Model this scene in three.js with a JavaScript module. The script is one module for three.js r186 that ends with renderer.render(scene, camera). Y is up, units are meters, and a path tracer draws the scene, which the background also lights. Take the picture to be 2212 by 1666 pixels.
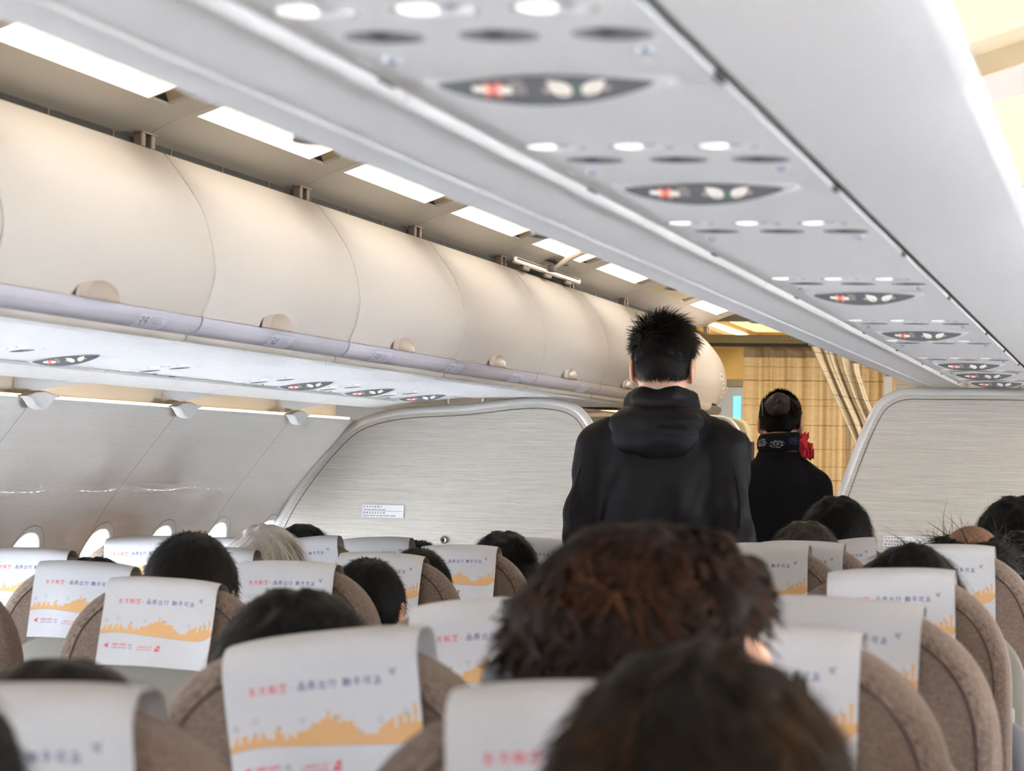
import * as THREE from 'three';
import { mergeGeometries, mergeVertices, toCreasedNormals } from 'three/addons/utils/BufferGeometryUtils.js';
import { RoundedBoxGeometry } from 'three/addons/geometries/RoundedBoxGeometry.js';
import { RectAreaLightUniformsLib } from 'three/addons/lights/RectAreaLightUniformsLib.js';

// ------------------------------------------------------------------ camera, sky, exposure
const scene = new THREE.Scene();
const camera = new THREE.PerspectiveCamera(2 * Math.atan(833 / 6000) * 180 / Math.PI, 2212 / 1666, 0.05, 80);
camera.position.set(0.125, 1.30, 0);
camera.up.set(-0.0119538, 0.99944629, 0.03105188);
camera.lookAt(0.125 - 0.21846545, 1.30 + 0.02769345, -0.97545165);
camera.focus = 8.4;
camera.userData.fStop = 11;
const renderer = new THREE.WebGLRenderer();
renderer.toneMapping = THREE.LinearToneMapping;
renderer.toneMappingExposure = 1.06;
renderer.shadowMap.enabled = true;
scene.background = new THREE.Color().setRGB(0.89, 0.97, 1.07);
scene.backgroundIntensity = 108;
RectAreaLightUniformsLib.init();
const L = { outer: 36, inner: 8.5, cove: 0.8, side: 0.6, warm: [1, 0.95, 0.88], amber: [1, 0.80, 0.52] };

// ------------------------------------------------------------------ helpers
const FLOOR = -0.05;
function rng(seed) { let a = seed >>> 0; return () => { a = (a + 0x6D2B79F5) | 0; let t = Math.imul(a ^ (a >>> 15), 1 | a); t = (t + Math.imul(t ^ (t >>> 7), 61 | t)) ^ t; return ((t ^ (t >>> 14)) >>> 0) / 4294967296; }; }
const lin = (r, g, b) => new THREE.Color().setRGB(r, g, b);
const srgb = (r, g, b) => new THREE.Color().setRGB(r / 255, g / 255, b / 255, THREE.SRGBColorSpace);
const lerp = (a, b, t) => a + (b - a) * t, clamp = (x, a = 0, b = 1) => Math.min(b, Math.max(a, x));
const smooth = (a, b, x) => { const t = clamp((x - a) / (b - a)); return t * t * (3 - 2 * t); };
const taken = new Map();
function numbered(n) { const k = taken.get(n) || 0; taken.set(n, k + 1); return k ? `${n}_${String(k).padStart(3, '0')}` : n; }
function part(name, geo, mat, parent, label) {
  const m = new THREE.Mesh(geo, mat); m.name = name; m.castShadow = m.receiveShadow = true;
  if (label) m.userData.label = label;
  parent.add(m); return m;
}
function thing(name, label, category, pos = [0, 0, 0], group) {
  const o = new THREE.Group(); o.name = numbered(name); o.position.set(...pos); scene.add(o);
  o.userData = { label, category }; if (group) o.userData.group = group;
  return o;
}
function solo(name, geo, mat, label, category, pos = [0, 0, 0], group) {
  const m = part(numbered(name), geo, mat, scene); m.position.set(...pos); m.userData = { label, category };
  if (group) m.userData.group = group; return m;
}
function structure(name, label, category = 'cabin shell') { const o = new THREE.Group(); o.name = name; o.userData = { kind: 'structure', label, category }; scene.add(o); return o; }
// a closed cross-section in XY swept along z between z0 and z1
function sweepZ(pts, z0, z1, crease = 0.6, bevel = 0) {
  const s = new THREE.Shape(pts.map(p => new THREE.Vector2(p[0], p[1])));
  const a = Math.min(z0, z1), d = Math.abs(z1 - z0);
  let g = new THREE.ExtrudeGeometry(s, bevel ? { depth: d - 2 * bevel, bevelEnabled: true, bevelSize: bevel, bevelThickness: bevel, bevelSegments: 2, bevelOffset: -bevel } : { depth: d, bevelEnabled: false });
  g.translate(0, 0, a + bevel);
  return toCreasedNormals(g, crease);
}
// an open polyline given a thickness on its left side -> closed outline
function thicken(pts, t) {
  const n = pts.length, off = [];
  for (let i = 0; i < n; i++) {
    const a = pts[Math.max(0, i - 1)], b = pts[Math.min(n - 1, i + 1)], dx = b[0] - a[0], dy = b[1] - a[1], l = Math.hypot(dx, dy);
    off.push([pts[i][0] - dy / l * t, pts[i][1] + dx / l * t]);
  }
  return pts.concat(off.reverse());
}
function smoothPts(pts, n) { const c = new THREE.CatmullRomCurve3(pts.map(p => new THREE.Vector3(p[0], p[1], 0)), false, 'centripetal'); return c.getPoints(n).map(v => [v.x, v.y]); }
const box = (x0, x1, y0, y1, z0, z1) => { const g = new THREE.BoxGeometry(Math.abs(x1 - x0), Math.abs(y1 - y0), Math.abs(z1 - z0)); g.translate((x0 + x1) / 2, (y0 + y1) / 2, (z0 + z1) / 2); return g; };
const rbox = (w, h, d, r, x = 0, y = 0, z = 0, seg = 3) => { const g = new RoundedBoxGeometry(w, h, d, seg, r); g.translate(x, y, z); return g; };
function tube(pts, r, seg = 24, rad = 8, closed = false) { return new THREE.TubeGeometry(new THREE.CatmullRomCurve3(pts.map(p => new THREE.Vector3(...p)), closed, 'centripetal'), seg, r, rad, closed); }
function merge(list) { return mergeGeometries(list.map(g => { const h = g.index ? g.toNonIndexed() : g; for (const k of Object.keys(h.attributes)) if (!['position', 'normal', 'uv'].includes(k)) h.deleteAttribute(k); return h; })); }
// a grid surface from a function (i, j) -> [x, y, z, u, v]
function gridGeo(nu, nv, f) {
  const p = [], uv = [], ix = [];
  for (let j = 0; j <= nv; j++) for (let i = 0; i <= nu; i++) { const q = f(i / nu, j / nv); p.push(q[0], q[1], q[2]); uv.push(q[3] ?? i / nu, q[4] ?? j / nv); }
  for (let j = 0; j < nv; j++) for (let i = 0; i < nu; i++) { const a = j * (nu + 1) + i, b = a + 1, c = a + nu + 1, d = c + 1; ix.push(a, b, d, a, d, c); }
  const g = new THREE.BufferGeometry(); g.setAttribute('position', new THREE.Float32BufferAttribute(p, 3)); g.setAttribute('uv', new THREE.Float32BufferAttribute(uv, 2)); g.setIndex(ix); g.computeVertexNormals(); return g;
}
// value noise
const NP = (() => { const r = rng(77), a = new Float32Array(65536); for (let i = 0; i < 65536; i++) a[i] = r() * 2 - 1; return a; })();
const hsh = (x, y, z) => NP[((x * 73856093) ^ (y * 19349663) ^ (z * 83492791)) & 65535];
function noise(x, y, z = 0) {
  const X = Math.floor(x), Y = Math.floor(y), Z = Math.floor(z); let u = x - X, v = y - Y, w = z - Z; u = u * u * (3 - 2 * u); v = v * v * (3 - 2 * v); w = w * w * (3 - 2 * w);
  const l = (a, b, t) => a + (b - a) * t;
  return l(l(l(hsh(X, Y, Z), hsh(X + 1, Y, Z), u), l(hsh(X, Y + 1, Z), hsh(X + 1, Y + 1, Z), u), v), l(l(hsh(X, Y, Z + 1), hsh(X + 1, Y, Z + 1), u), l(hsh(X, Y + 1, Z + 1), hsh(X + 1, Y + 1, Z + 1), u), v), w);
}
// surface nets: a smooth mesh of the zero level of fn(x, y, z)
function netsGeo(fn, lo, hi, cell) {
  const nx = Math.ceil((hi[0] - lo[0]) / cell) + 1, ny = Math.ceil((hi[1] - lo[1]) / cell) + 1, nz = Math.ceil((hi[2] - lo[2]) / cell) + 1;
  const F = new Float32Array(nx * ny * nz), id = new Int32Array(nx * ny * nz).fill(-1), P = [], ix = [];
  for (let k = 0, q = 0; k < nz; k++) for (let j = 0; j < ny; j++) for (let i = 0; i < nx; i++, q++) F[q] = fn(lo[0] + i * cell, lo[1] + j * cell, lo[2] + k * cell);
  const at = (i, j, k) => i + nx * (j + ny * k), E = [[0, 1], [0, 2], [0, 4], [1, 3], [1, 5], [2, 3], [2, 6], [3, 7], [4, 5], [4, 6], [5, 7], [6, 7]];
  for (let k = 0; k < nz - 1; k++) for (let j = 0; j < ny - 1; j++) for (let i = 0; i < nx - 1; i++) {
    const v = []; let m = 0; for (let c = 0; c < 8; c++) { v[c] = F[at(i + (c & 1), j + ((c >> 1) & 1), k + (c >> 2))]; if (v[c] < 0) m |= 1 << c; }
    if (m === 0 || m === 255) continue;
    let x = 0, y = 0, z = 0, n = 0;
    for (const [a, b] of E) if ((v[a] < 0) !== (v[b] < 0)) { const t = v[a] / (v[a] - v[b]); x += lerp(a & 1, b & 1, t); y += lerp((a >> 1) & 1, (b >> 1) & 1, t); z += lerp(a >> 2, b >> 2, t); n++; }
    id[at(i, j, k)] = P.length / 3; P.push(lo[0] + (i + x / n) * cell, lo[1] + (j + y / n) * cell, lo[2] + (k + z / n) * cell);
  }
  const quad = (a, b, c, d, flip) => { if (a < 0 || b < 0 || c < 0 || d < 0) return; if (flip) ix.push(a, c, b, a, d, c); else ix.push(a, b, c, a, c, d); };
  for (let k = 1; k < nz - 1; k++) for (let j = 1; j < ny - 1; j++) for (let i = 1; i < nx - 1; i++) {
    const o = F[at(i, j, k)] < 0;
    if (o !== (F[at(i + 1, j, k)] < 0)) quad(id[at(i, j - 1, k - 1)], id[at(i, j, k - 1)], id[at(i, j, k)], id[at(i, j - 1, k)], !o);
    if (o !== (F[at(i, j + 1, k)] < 0)) quad(id[at(i - 1, j, k - 1)], id[at(i - 1, j, k)], id[at(i, j, k)], id[at(i, j, k - 1)], !o);
    if (o !== (F[at(i, j, k + 1)] < 0)) quad(id[at(i - 1, j - 1, k)], id[at(i, j - 1, k)], id[at(i, j, k)], id[at(i - 1, j, k)], !o);
  }
  const N = new Float32Array(P.length), e = cell * 0.35;
  for (let q = 0; q < P.length; q += 3) {
    const x = P[q], y = P[q + 1], z = P[q + 2]; let a = fn(x + e, y, z) - fn(x - e, y, z), b = fn(x, y + e, z) - fn(x, y - e, z), c = fn(x, y, z + e) - fn(x, y, z - e); const l = Math.hypot(a, b, c) || 1;
    N[q] = a / l; N[q + 1] = b / l; N[q + 2] = c / l;
  }
  const g = new THREE.BufferGeometry(); g.setAttribute('position', new THREE.Float32BufferAttribute(P, 3)); g.setAttribute('normal', new THREE.BufferAttribute(N, 3));
  const uv = new Float32Array(P.length / 3 * 2); for (let q = 0; q < P.length / 3; q++) { uv[2 * q] = P[3 * q] + P[3 * q + 2] * 0.5; uv[2 * q + 1] = P[3 * q + 1]; }
  g.setAttribute('uv', new THREE.BufferAttribute(uv, 2)); g.setIndex(ix); return g;
}
const smin = (a, b, k) => { const h = clamp(0.5 + 0.5 * (b - a) / k); return lerp(b, a, h) - k * h * (1 - h); };
function cap(x, y, z, a, b, ra, rb) { // tapered capsule
  const px = x - a[0], py = y - a[1], pz = z - a[2], bx = b[0] - a[0], by = b[1] - a[1], bz = b[2] - a[2];
  const t = clamp((px * bx + py * by + pz * bz) / (bx * bx + by * by + bz * bz));
  return Math.hypot(px - bx * t, py - by * t, pz - bz * t) - lerp(ra, rb, t);
}
function ell(x, y, z, c, r) { const a = (x - c[0]) / r[0], b = (y - c[1]) / r[1], d = (z - c[2]) / r[2], k = Math.hypot(a, b, d), m = Math.hypot(a / r[0], b / r[1], d / r[2]); return m < 1e-9 ? -Math.min(...r) : k * (k - 1) / m; }

// an area light whose long side runs along the cabin (z) and which shines towards (nx, ny)
function stripLight(parent, color, intensity, across, along, pos, nx, ny) {
  const r = new THREE.RectAreaLight(new THREE.Color(...color), intensity, across, along), Z = new THREE.Vector3(-nx, -ny, 0).normalize(), Y = new THREE.Vector3(0, 0, 1), X = new THREE.Vector3().crossVectors(Y, Z);
  r.quaternion.setFromRotationMatrix(new THREE.Matrix4().makeBasis(X, Y, Z)); r.position.set(...pos); r.castShadow = true; parent.add(r); return r;
}
// ------------------------------------------------------------------ textures
function dataTex(w, h, f, opts = {}) {
  const d = new Uint8Array(w * h * 4);
  for (let y = 0; y < h; y++) for (let x = 0; x < w; x++) { const c = f(x, y), q = 4 * (y * w + x); d[q] = clamp(c[0], 0, 255); d[q + 1] = clamp(c[1], 0, 255); d[q + 2] = clamp(c[2], 0, 255); d[q + 3] = 255; }
  const t = new THREE.DataTexture(d, w, h); t.magFilter = THREE.LinearFilter; t.wrapS = t.wrapT = THREE.RepeatWrapping; if (!opts.data) t.colorSpace = THREE.SRGBColorSpace; t.needsUpdate = true; return t;
}
const rep = (t, u, v) => { const c = t.clone(); c.repeat.set(u, v); c.needsUpdate = true; return c; };
// woven upholstery: short horizontal flecks over a coarse weave
const weave = (base, amp, seed) => { const r = rng(seed), N = 512, a = new Float32Array(N * N);
  for (let k = 0; k < 26000; k++) { const x = (r() * N) | 0, y = (r() * N) | 0, l = 3 + ((r() * 12) | 0), v = (r() - 0.5) * 1.6; for (let i = 0; i < l; i++) a[y * N + ((x + i) % N)] = v; }
  for (let k = 0; k < 9000; k++) { const x = (r() * N) | 0, y = (r() * N) | 0, l = 2 + ((r() * 5) | 0), v = (r() - 0.5) * 1.3; for (let i = 0; i < l; i++) a[((y + i) % N) * N + x] = v; }
  return [N, a, base, amp]; };
function weaveTex(base, amp, seed) { const [N, a] = weave(base, amp, seed); return dataTex(N, N, (x, y) => { const v = a[y * N + x] * amp + ((x & 1) ^ (y & 1) ? 6 : -6); return [base[0] + v, base[1] + v, base[2] + v * 0.95]; }); }
function weaveBump(seed) { const [N, a] = weave([0, 0, 0], 1, seed); return dataTex(N, N, (x, y) => { const v = 128 + a[y * N + x] * 60 + ((x & 1) ^ (y & 1) ? 25 : -25); return [v, v, v]; }, { data: true }); }
// linen-like laminate of the partitions: long fine horizontal threads
function linenTex(base, amp, seed) { const r = rng(seed), W = 1024, H = 1024, a = new Float32Array(W * H);
  for (let y = 0; y < H; y++) { const row = (r() - 0.5) * 0.7; for (let x = 0; x < W; x++) a[y * W + x] = row + (r() - 0.5) * 0.35; }
  for (let k = 0; k < 15000; k++) { const x = (r() * W) | 0, y = (r() * H) | 0, l = 30 + ((r() * 130) | 0), v = (r() < 0.55 ? 1 : -1.1) * (0.35 + r() * 0.6); for (let i = 0; i < l; i++) a[y * W + ((x + i) % W)] += v; }
  return dataTex(W, H, (x, y) => { const v = a[y * W + x] * amp; return [base[0] + v, base[1] + v, base[2] + v * 1.05]; }); }
// ribbed sidewall decor: one rib per 8 rows
function ribTex() { const r = rng(9), W = 256, H = 256; const j = Array.from({ length: 32 }, () => (r() - 0.5) * 10);
  return dataTex(W, H, (x, y) => { const k = y >> 3, f = (y & 7), wv = f < 2 ? -20 : f < 4 ? 4 : 7, n = (hsh(x >> 2, y, 3)) * 7; const v = wv + j[k] * 0.5 + n; return [246 + v, 241 + v, 235 + v]; }); }
function ribBump() { return dataTex(64, 256, (x, y) => { const f = y & 7, v = f < 2 ? 60 : f < 3 || f > 6 ? 130 : 190; return [v, v, v]; }, { data: true }); }
const mat = (c, rough = 0.6, o = {}) => new THREE.MeshPhysicalMaterial({ color: c, roughness: rough, ...o });
const T = { weave: weaveTex([118, 101, 90], 44, 3), weaveB: weaveBump(3), linen: linenTex([214, 208, 197], 12, 5), rib: ribTex(), ribB: ribBump() };
const M = {
  ceil: mat(lin(0.80, 0.79, 0.79), 0.55), ceilEdge: mat(lin(0.84, 0.83, 0.81), 0.32), bin: mat(srgb(207, 198, 188), 0.62), binIn: mat(srgb(214, 205, 195), 0.7),
  strip: mat(srgb(214, 211, 222), 0.25, { clearcoat: 0.3 }), rail: mat(srgb(222, 214, 204), 0.3, { metalness: 0.25 }), handle: mat(srgb(176, 161, 149), 0.3), handleRim: mat(srgb(186, 172, 160), 0.35),
  cove: mat(srgb(242, 238, 233), 0.5), insul: mat(srgb(118, 115, 112), 0.9), gapShade: mat(srgb(58, 55, 53), 0.8), bracket: mat(srgb(150, 136, 128), 0.45, { metalness: 0.3 }), metal: mat(srgb(190, 188, 184), 0.28, { metalness: 0.9 }), rod: mat(srgb(225, 224, 222), 0.25, { metalness: 0.8 }),
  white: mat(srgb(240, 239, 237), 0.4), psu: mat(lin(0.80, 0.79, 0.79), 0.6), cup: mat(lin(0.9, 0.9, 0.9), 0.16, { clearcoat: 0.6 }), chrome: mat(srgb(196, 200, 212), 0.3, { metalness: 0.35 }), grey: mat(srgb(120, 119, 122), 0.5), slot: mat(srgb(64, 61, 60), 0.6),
  glow: mat(lin(1, 0.97, 0.9), 0.6, { emissive: lin(1, 0.92, 0.78), emissiveIntensity: 1.9 }), recess: mat(srgb(246, 232, 200), 0.45),
  glowY: mat(lin(0.4, 0.34, 0.22), 0.6, { emissive: lin(1, 0.84, 0.50), emissiveIntensity: 0.85 }), glowLine: mat(lin(1, 0.95, 0.85), 0.6, { emissive: lin(1, 0.85, 0.55), emissiveIntensity: 1.6 }),
  valance: mat(srgb(240, 238, 236), 0.4), coveWall: mat(srgb(228, 214, 192), 0.55), rib: mat(lin(1, 1, 1), 0.75), bezel: mat(srgb(243, 242, 240), 0.35), shade: mat(srgb(225, 224, 222), 0.6),
  fabric: mat(lin(1, 1, 1), 0.9, { sheen: 0.35, sheenRoughness: 0.6, sheenColor: lin(0.7, 0.62, 0.55) }), shell: mat(srgb(132, 126, 117), 0.42), piping: mat(srgb(62, 48, 46), 0.9), seatMetal: mat(srgb(110, 108, 106), 0.4, { metalness: 0.6 }), cushion: mat(srgb(130, 116, 104), 0.95), arm: mat(srgb(90, 88, 86), 0.5),
  carpet: mat(srgb(186, 180, 173), 0.98), trim: mat(srgb(232, 230, 226), 0.35, { metalness: 0.15 }), paper: mat(lin(0.86, 0.86, 0.87), 0.8),
  skin: mat(srgb(222, 170, 140), 0.5, { sheen: 0.2 }), black: mat(lin(0.01, 0.01, 0.012), 0.6),
};
M.fabric.map = rep(T.weave, 5, 5); M.fabric.bumpMap = rep(T.weaveB, 5, 5); M.fabric.bumpScale = 0.0006;
M.linen = mat(lin(1, 1, 1), 0.6); M.linen.map = rep(T.linen, 1.1, 1.5);
M.rib.map = rep(T.rib, 7, 7.5); M.rib.bumpMap = rep(T.ribB, 7, 7.5); M.rib.bumpScale = 0.0003;
// ------------------------------------------------------------------ the shell of the cabin
const ZB = 2.6, ZF = -16.2, BAY = 1.067, SYM = -0.59;           // back and front ends; the cabin is mirrored about x = SYM / 2
const floorS = structure('floor', 'dark carpeted cabin floor under the seats');
part('carpet', box(-2.75, 2.16, FLOOR - 0.05, FLOOR, ZF, ZB), M.carpet, floorS);  // unseen carpet, coloured pale to bounce light onto walls and bins
const backS = structure('wall_back', 'plain rear cabin wall behind the camera'); part('panel', box(-2.9, 2.4, FLOOR, 2.35, ZB, ZB + 0.05), M.white, backS);
const frontS = structure('wall_front', 'warm beige galley wall far beyond the curtains');
M.galley = mat(srgb(206, 178, 112), 0.55);
part('panel', box(-2.9, 2.4, FLOOR, 2.35, ZF - 0.05, ZF), M.galley, frontS);
const roofS = structure('ceiling', 'cabin ceiling of pale moulded panels along both aisles');
part('roof', box(-2.9, 2.4, 2.32, 2.36, ZF, ZB), M.white, roofS);

// side walls: a curved profile with oval windows
const WP = smoothPts([[-2.497, 1.437], [-2.52, 1.405], [-2.594, 1.311], [-2.675, 1.206], [-2.74, 1.108], [-2.785, 1.0], [-2.81, 0.88], [-2.815, 0.7], [-2.80, 0.45], [-2.75, 0.15], [-2.68, FLOOR - 0.02]], 120);
const WL = [0]; for (let i = 1; i < WP.length; i++) WL.push(WL[i - 1] + Math.hypot(WP[i][0] - WP[i - 1][0], WP[i][1] - WP[i - 1][1]));
function wallAt(t) { let i = 1; while (i < WL.length - 1 && WL[i] < t) i++; const f = clamp((t - WL[i - 1]) / (WL[i] - WL[i - 1])), a = WP[i - 1], b = WP[i], l = Math.hypot(b[0] - a[0], b[1] - a[1]); return [lerp(a[0], b[0], f), lerp(a[1], b[1], f), (b[1] - a[1]) / l, -(b[0] - a[0]) / l]; } // point, outward normal
const tOfY = y => { let i = 0; while (WP[i][1] > y) i++; return WL[i]; };
const TW = tOfY(0.930), TA = tOfY(1.2), TB = tOfY(0.70), TE = WL[WL.length - 1], WA = 0.142, WB = 0.188;
const relief = (dz, t) => 0.013 * Math.exp(-Math.pow(dz / 0.15, 2)) * smooth(0.05, 0.30, t);
function wallPoint(z, t, zw) { const [x, y, nx, ny] = wallAt(t), o = relief(z - zw, t); return [x + nx * o, y + ny * o, z, z, t]; }
const ring = (a, r = 1) => { const c = Math.cos(a), s = Math.sin(a), k = Math.pow(Math.pow(Math.abs(c), 2.4) + Math.pow(Math.abs(s), 2.4), -1 / 2.4); return [c * k * WA * r, s * k * WB * r]; };
function halfPanel(zw) {           // one window's width of wall, hole included, around z = zw
  const h = BAY / 4 * 1.0 + 0.0001, g = [];
  g.push(gridGeo(12, 12, (u, v) => wallPoint(zw + lerp(-h, h, u), lerp(0, TA, v), zw)));
  g.push(gridGeo(12, 14, (u, v) => wallPoint(zw + lerp(-h, h, u), lerp(TB, TE, v), zw)));
  g.push(gridGeo(64, 8, (u, v) => { const a = u * 2 * Math.PI, [ez, et] = ring(a); const c = Math.cos(a), s = Math.sin(a), k = Math.min(h / Math.max(1e-6, Math.abs(c)), (s > 0 ? TB - TW : TW - TA) / Math.max(1e-6, Math.abs(s))); return wallPoint(zw + lerp(ez, c * k, v), TW + lerp(et, s * k, v), zw); }));
  // corners of the rectangle that the radial part leaves open are closed by four small fans
  for (const [sc, ss] of [[1, 1], [1, -1], [-1, 1], [-1, -1]]) { const hz = h * sc, ht = ss > 0 ? TB - TW : -(TW - TA), n = 12, A = Math.atan2(ht, hz); const p = []; for (let i = -1; i <= 1; i += 2) { const a = Math.round(A / (2 * Math.PI) * 64 + (i > 0 ? 0.5 : -0.5)) / 64 * 2 * Math.PI, c = Math.cos(a), s = Math.sin(a), k = Math.min(h / Math.abs(c), Math.abs(ht) / Math.abs(s)); p.push([c * k, s * k]); } const q = [wallPoint(zw + hz, TW + ht, zw), wallPoint(zw + p[0][0], TW + p[0][1], zw), wallPoint(zw + p[1][0], TW + p[1][1], zw)]; const gg = new THREE.BufferGeometry(); gg.setAttribute('position', new THREE.Float32BufferAttribute(q.flatMap(a => a.slice(0, 3)), 3)); gg.setAttribute('uv', new THREE.Float32BufferAttribute(q.flatMap(a => a.slice(3, 5)), 2)); gg.computeVertexNormals(); g.push(gg); }
  return merge(g);
}
const wp0 = halfPanel(0);
const funnel = gridGeo(64, 6, (u, v) => { const a = u * 2 * Math.PI, [ez, et] = ring(a, lerp(1, 0.66, Math.pow(v, 0.7))), q = wallAt(TW + et), o = relief(ez, TW + et) + 0.075 * v * v - 0.004 * Math.sin(v * Math.PI); return [q[0] + q[2] * o, q[1] + q[3] * o, ez]; });
const paneG = gridGeo(40, 6, (u, v) => { const [ez, et] = ring(u * 2 * Math.PI, 0.68 * v), q = wallAt(TW + et); return [q[0] + q[2] * 0.09, q[1] + q[3] * 0.09, ez]; });
const seamRing = tube(Array.from({ length: 48 }, (_, i) => { const [ez, et] = ring(i / 48 * 2 * Math.PI, 1.0), q = wallAt(TW + et), o = relief(ez, TW + et) - 0.0005; return [q[0] + q[2] * o, q[1] + q[3] * o, ez]; }), 0.0011, 96, 5, true);
const shadeG = (drop) => gridGeo(16, 8, (u, v) => { const t = -WB * 0.67 + v * drop, w = WA * 0.67 * Math.sqrt(clamp(1 - Math.pow(t / (WB * 0.69), 2))), ez = lerp(-w, w, u), q = wallAt(TW + t); return [q[0] + q[2] * 0.078, q[1] + q[3] * 0.078, ez]; });
M.pane = mat(lin(1, 1, 1), 0.02, { transmission: 1, thickness: 0, ior: 1.3 });
const W0 = -7.02;                 // one window is centred here; the others follow at half a bay
const wallL = structure('wall_left', 'curved white sidewall with fine horizontal ribs and oval windows'), wallR = structure('wall_right', 'right sidewall with oval windows, outside the picture');
let wn = 0; M.seam = mat(srgb(178, 174, 170), 0.7); M.seamDark = mat(srgb(158, 150, 143), 0.8);
const shadeShort = shadeG(0.075), shadeLong = shadeG(0.13);
for (let k = -4; k <= 18; k++) {
  const z = W0 + k * BAY / 2; if (z < -9.4 || z > ZB - 0.3) continue;
  for (const side of [1, -1]) {
    const parent = side > 0 ? wallL : wallR, p = part('sidewall_panel', wp0, M.rib, parent); p.position.set(side > 0 ? 0 : SYM, 0, z); p.scale.x = side;
    const w = new THREE.Group(); w.name = `window_${++wn}`; w.position.set(side > 0 ? 0 : SYM, 0, z); w.scale.x = side; scene.add(w);
    w.userData = { kind: 'structure', label: side > 0 ? 'oval cabin window in the left sidewall' : 'oval cabin window in the right sidewall', category: 'window' };
    part('bezel', funnel, M.bezel, w); part('bezel_seam', seamRing, M.seam, w); part('pane', paneG, M.pane, w);
    if (side > 0 && k % 3 !== 1) part('shade', k === -4 ? shadeLong : shadeShort, M.shade, w);  // long blind added at one window to cut light on the partition
  }
}
// plain wall ahead of the partitions and above the windows
for (const side of [1, -1]) {
  const parent = side > 0 ? wallL : wallR, X = x => side > 0 ? x : SYM - x;
  const lowZ = W0 - 4 * BAY / 2 - BAY / 4;
  const q = part('forward_lining', gridGeo(6, 40, (u, v) => { const [x, y] = wallAt(v * TE); return [x - 0.002, y, lerp(ZF, lowZ, u), lerp(ZF, lowZ, u), v * TE]; }), M.rib, parent); q.scale.x = side; q.position.x = side > 0 ? 0 : SYM;
  part('upper_hull', box(X(-2.66), X(-2.60), 1.335, 2.34, ZF, ZB), M.white, parent);
  part('rear_lining', box(X(-2.9), X(-2.6), FLOOR, 1.4, ZB - 0.45, ZB), M.white, parent);
}
// ------------------------------------------------------------------ left cove: panels above the bins, with light recesses
const BZ = k => -5.27 - BAY * k;                                  // start (nearer end) of bay k
const lowP = [[-1.832, 1.936], [-1.80, 1.953], [-1.765, 1.972], [-1.728, 1.987]], midP = [[-1.728, 1.987], [-1.66, 2.012], [-1.52, 2.045]], inP = smoothPts([[-1.52, 2.045], [-1.35, 2.068], [-1.15, 2.077], [-0.95, 2.068], [-0.78, 2.045], [-0.65, 2.015], [-0.54, 1.965]], 24);
const up = (pts, d) => pts.map(p => [p[0] - d * 0.27, p[1] + d]);
const lampG = (name, label, z0, z1, on, group) => {
  const g = thing(name, label, 'ceiling light', [-1.62, 2.03, (z0 + z1) / 2], group), dx = 1.62, dy = -2.03, dz = -(z0 + z1) / 2;
  const add = (n, geo, m, lab) => { geo.translate(dx, dy, dz); return part(n, geo, m, g, lab); };
  add('diffuser', sweepZ(thicken(up(midP, 0.0005), 0.004), z0 - 0.05, z1 + 0.235), on ? M.glow : M.recess);
  add('end_fin', sweepZ(thicken(up(midP, 0.001), 0.05), z1 + 0.235, z1 + 0.225), M.recess, 'cream end fin of the light recess');
  add('recess', sweepZ(thicken(up(midP, 0.045), 0.005), z1 + 0.225, z1 + 0.11), M.recess);
  add('end_wall', sweepZ(thicken(up(midP, 0.0), 0.05), z1 + 0.115, z1 + 0.11), M.recess);
  if (on) stripLight(g, L.warm, L.cove, 0.19, Math.abs(z1 - z0) - 0.30, [0, -0.012, 0.09], 0.27, -1);
  return g;
};
const ordn = ['nearest', 'second nearest', 'third nearest', 'fourth', 'fifth', 'sixth', 'seventh', 'eighth', 'ninth', 'tenth'];
for (let k = -7; k <= 6; k++) {
  const z0 = BZ(k), z1 = BZ(k + 1);
  part('lower_cove_panel', sweepZ(thicken(lowP, 0.008), z0 - 0.003, z1 + 0.003), M.cove, roofS);
  part('cove_panel', sweepZ(thicken(midP, 0.008), z1 + 0.12, z1 + 0.003), M.cove, roofS); part('cove_panel', sweepZ(thicken(midP, 0.008), z0 - 0.003, z0 - 0.05), M.cove, roofS);
  part('aisle_ceiling_panel', sweepZ(thicken(inP, 0.008), z0 - 0.002, z1 + 0.002), M.cove, roofS);
  const seen = k + 1;             // bay -1 is the first that shows in the photo
  lampG('ceiling_light', k < -1 ? 'warm strip light over the left aisle behind the camera' : k === 5 ? 'unlit ceiling light recess near the far end of the left aisle' : `glowing warm strip light over the left bins, ${ordn[seen]} to the camera`, z0, z1, k !== 5, 'strip lights above the left bins');
  // fixing brackets that show in the dark gap above the doors
  if (k >= -1) { const b = thing('bin_bracket', `pair of taupe brackets in the dark gap above the ${ordn[seen]} left bin seam`, 'bracket', [-1.80, 1.925, z1 + 0.06], 'brackets above the left bins');
    for (const d of [-0.028, 0.028]) part('block', rbox(0.02, 0.03, 0.022, 0.003, 0, 0, d), M.bracket, b); part('plate', box(-0.01, 0.012, 0.013, 0.016, -0.045, 0.045), M.bracket, b); }
}
part('void_floor', box(-2.55, -1.86, 1.902, 1.908, ZF + 3.5, ZB), M.insul, roofS); part('void_back', box(-2.57, -2.55, 1.90, 2.15, ZF + 3.5, ZB), M.insul, roofS); part('void_top', box(-2.57, -1.74, 2.10, 2.11, ZF + 3.5, ZB), M.insul, roofS); part('void_end', box(-2.57, -1.86, 1.90, 2.11, ZF + 3.45, ZF + 3.5), M.insul, roofS);
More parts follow.
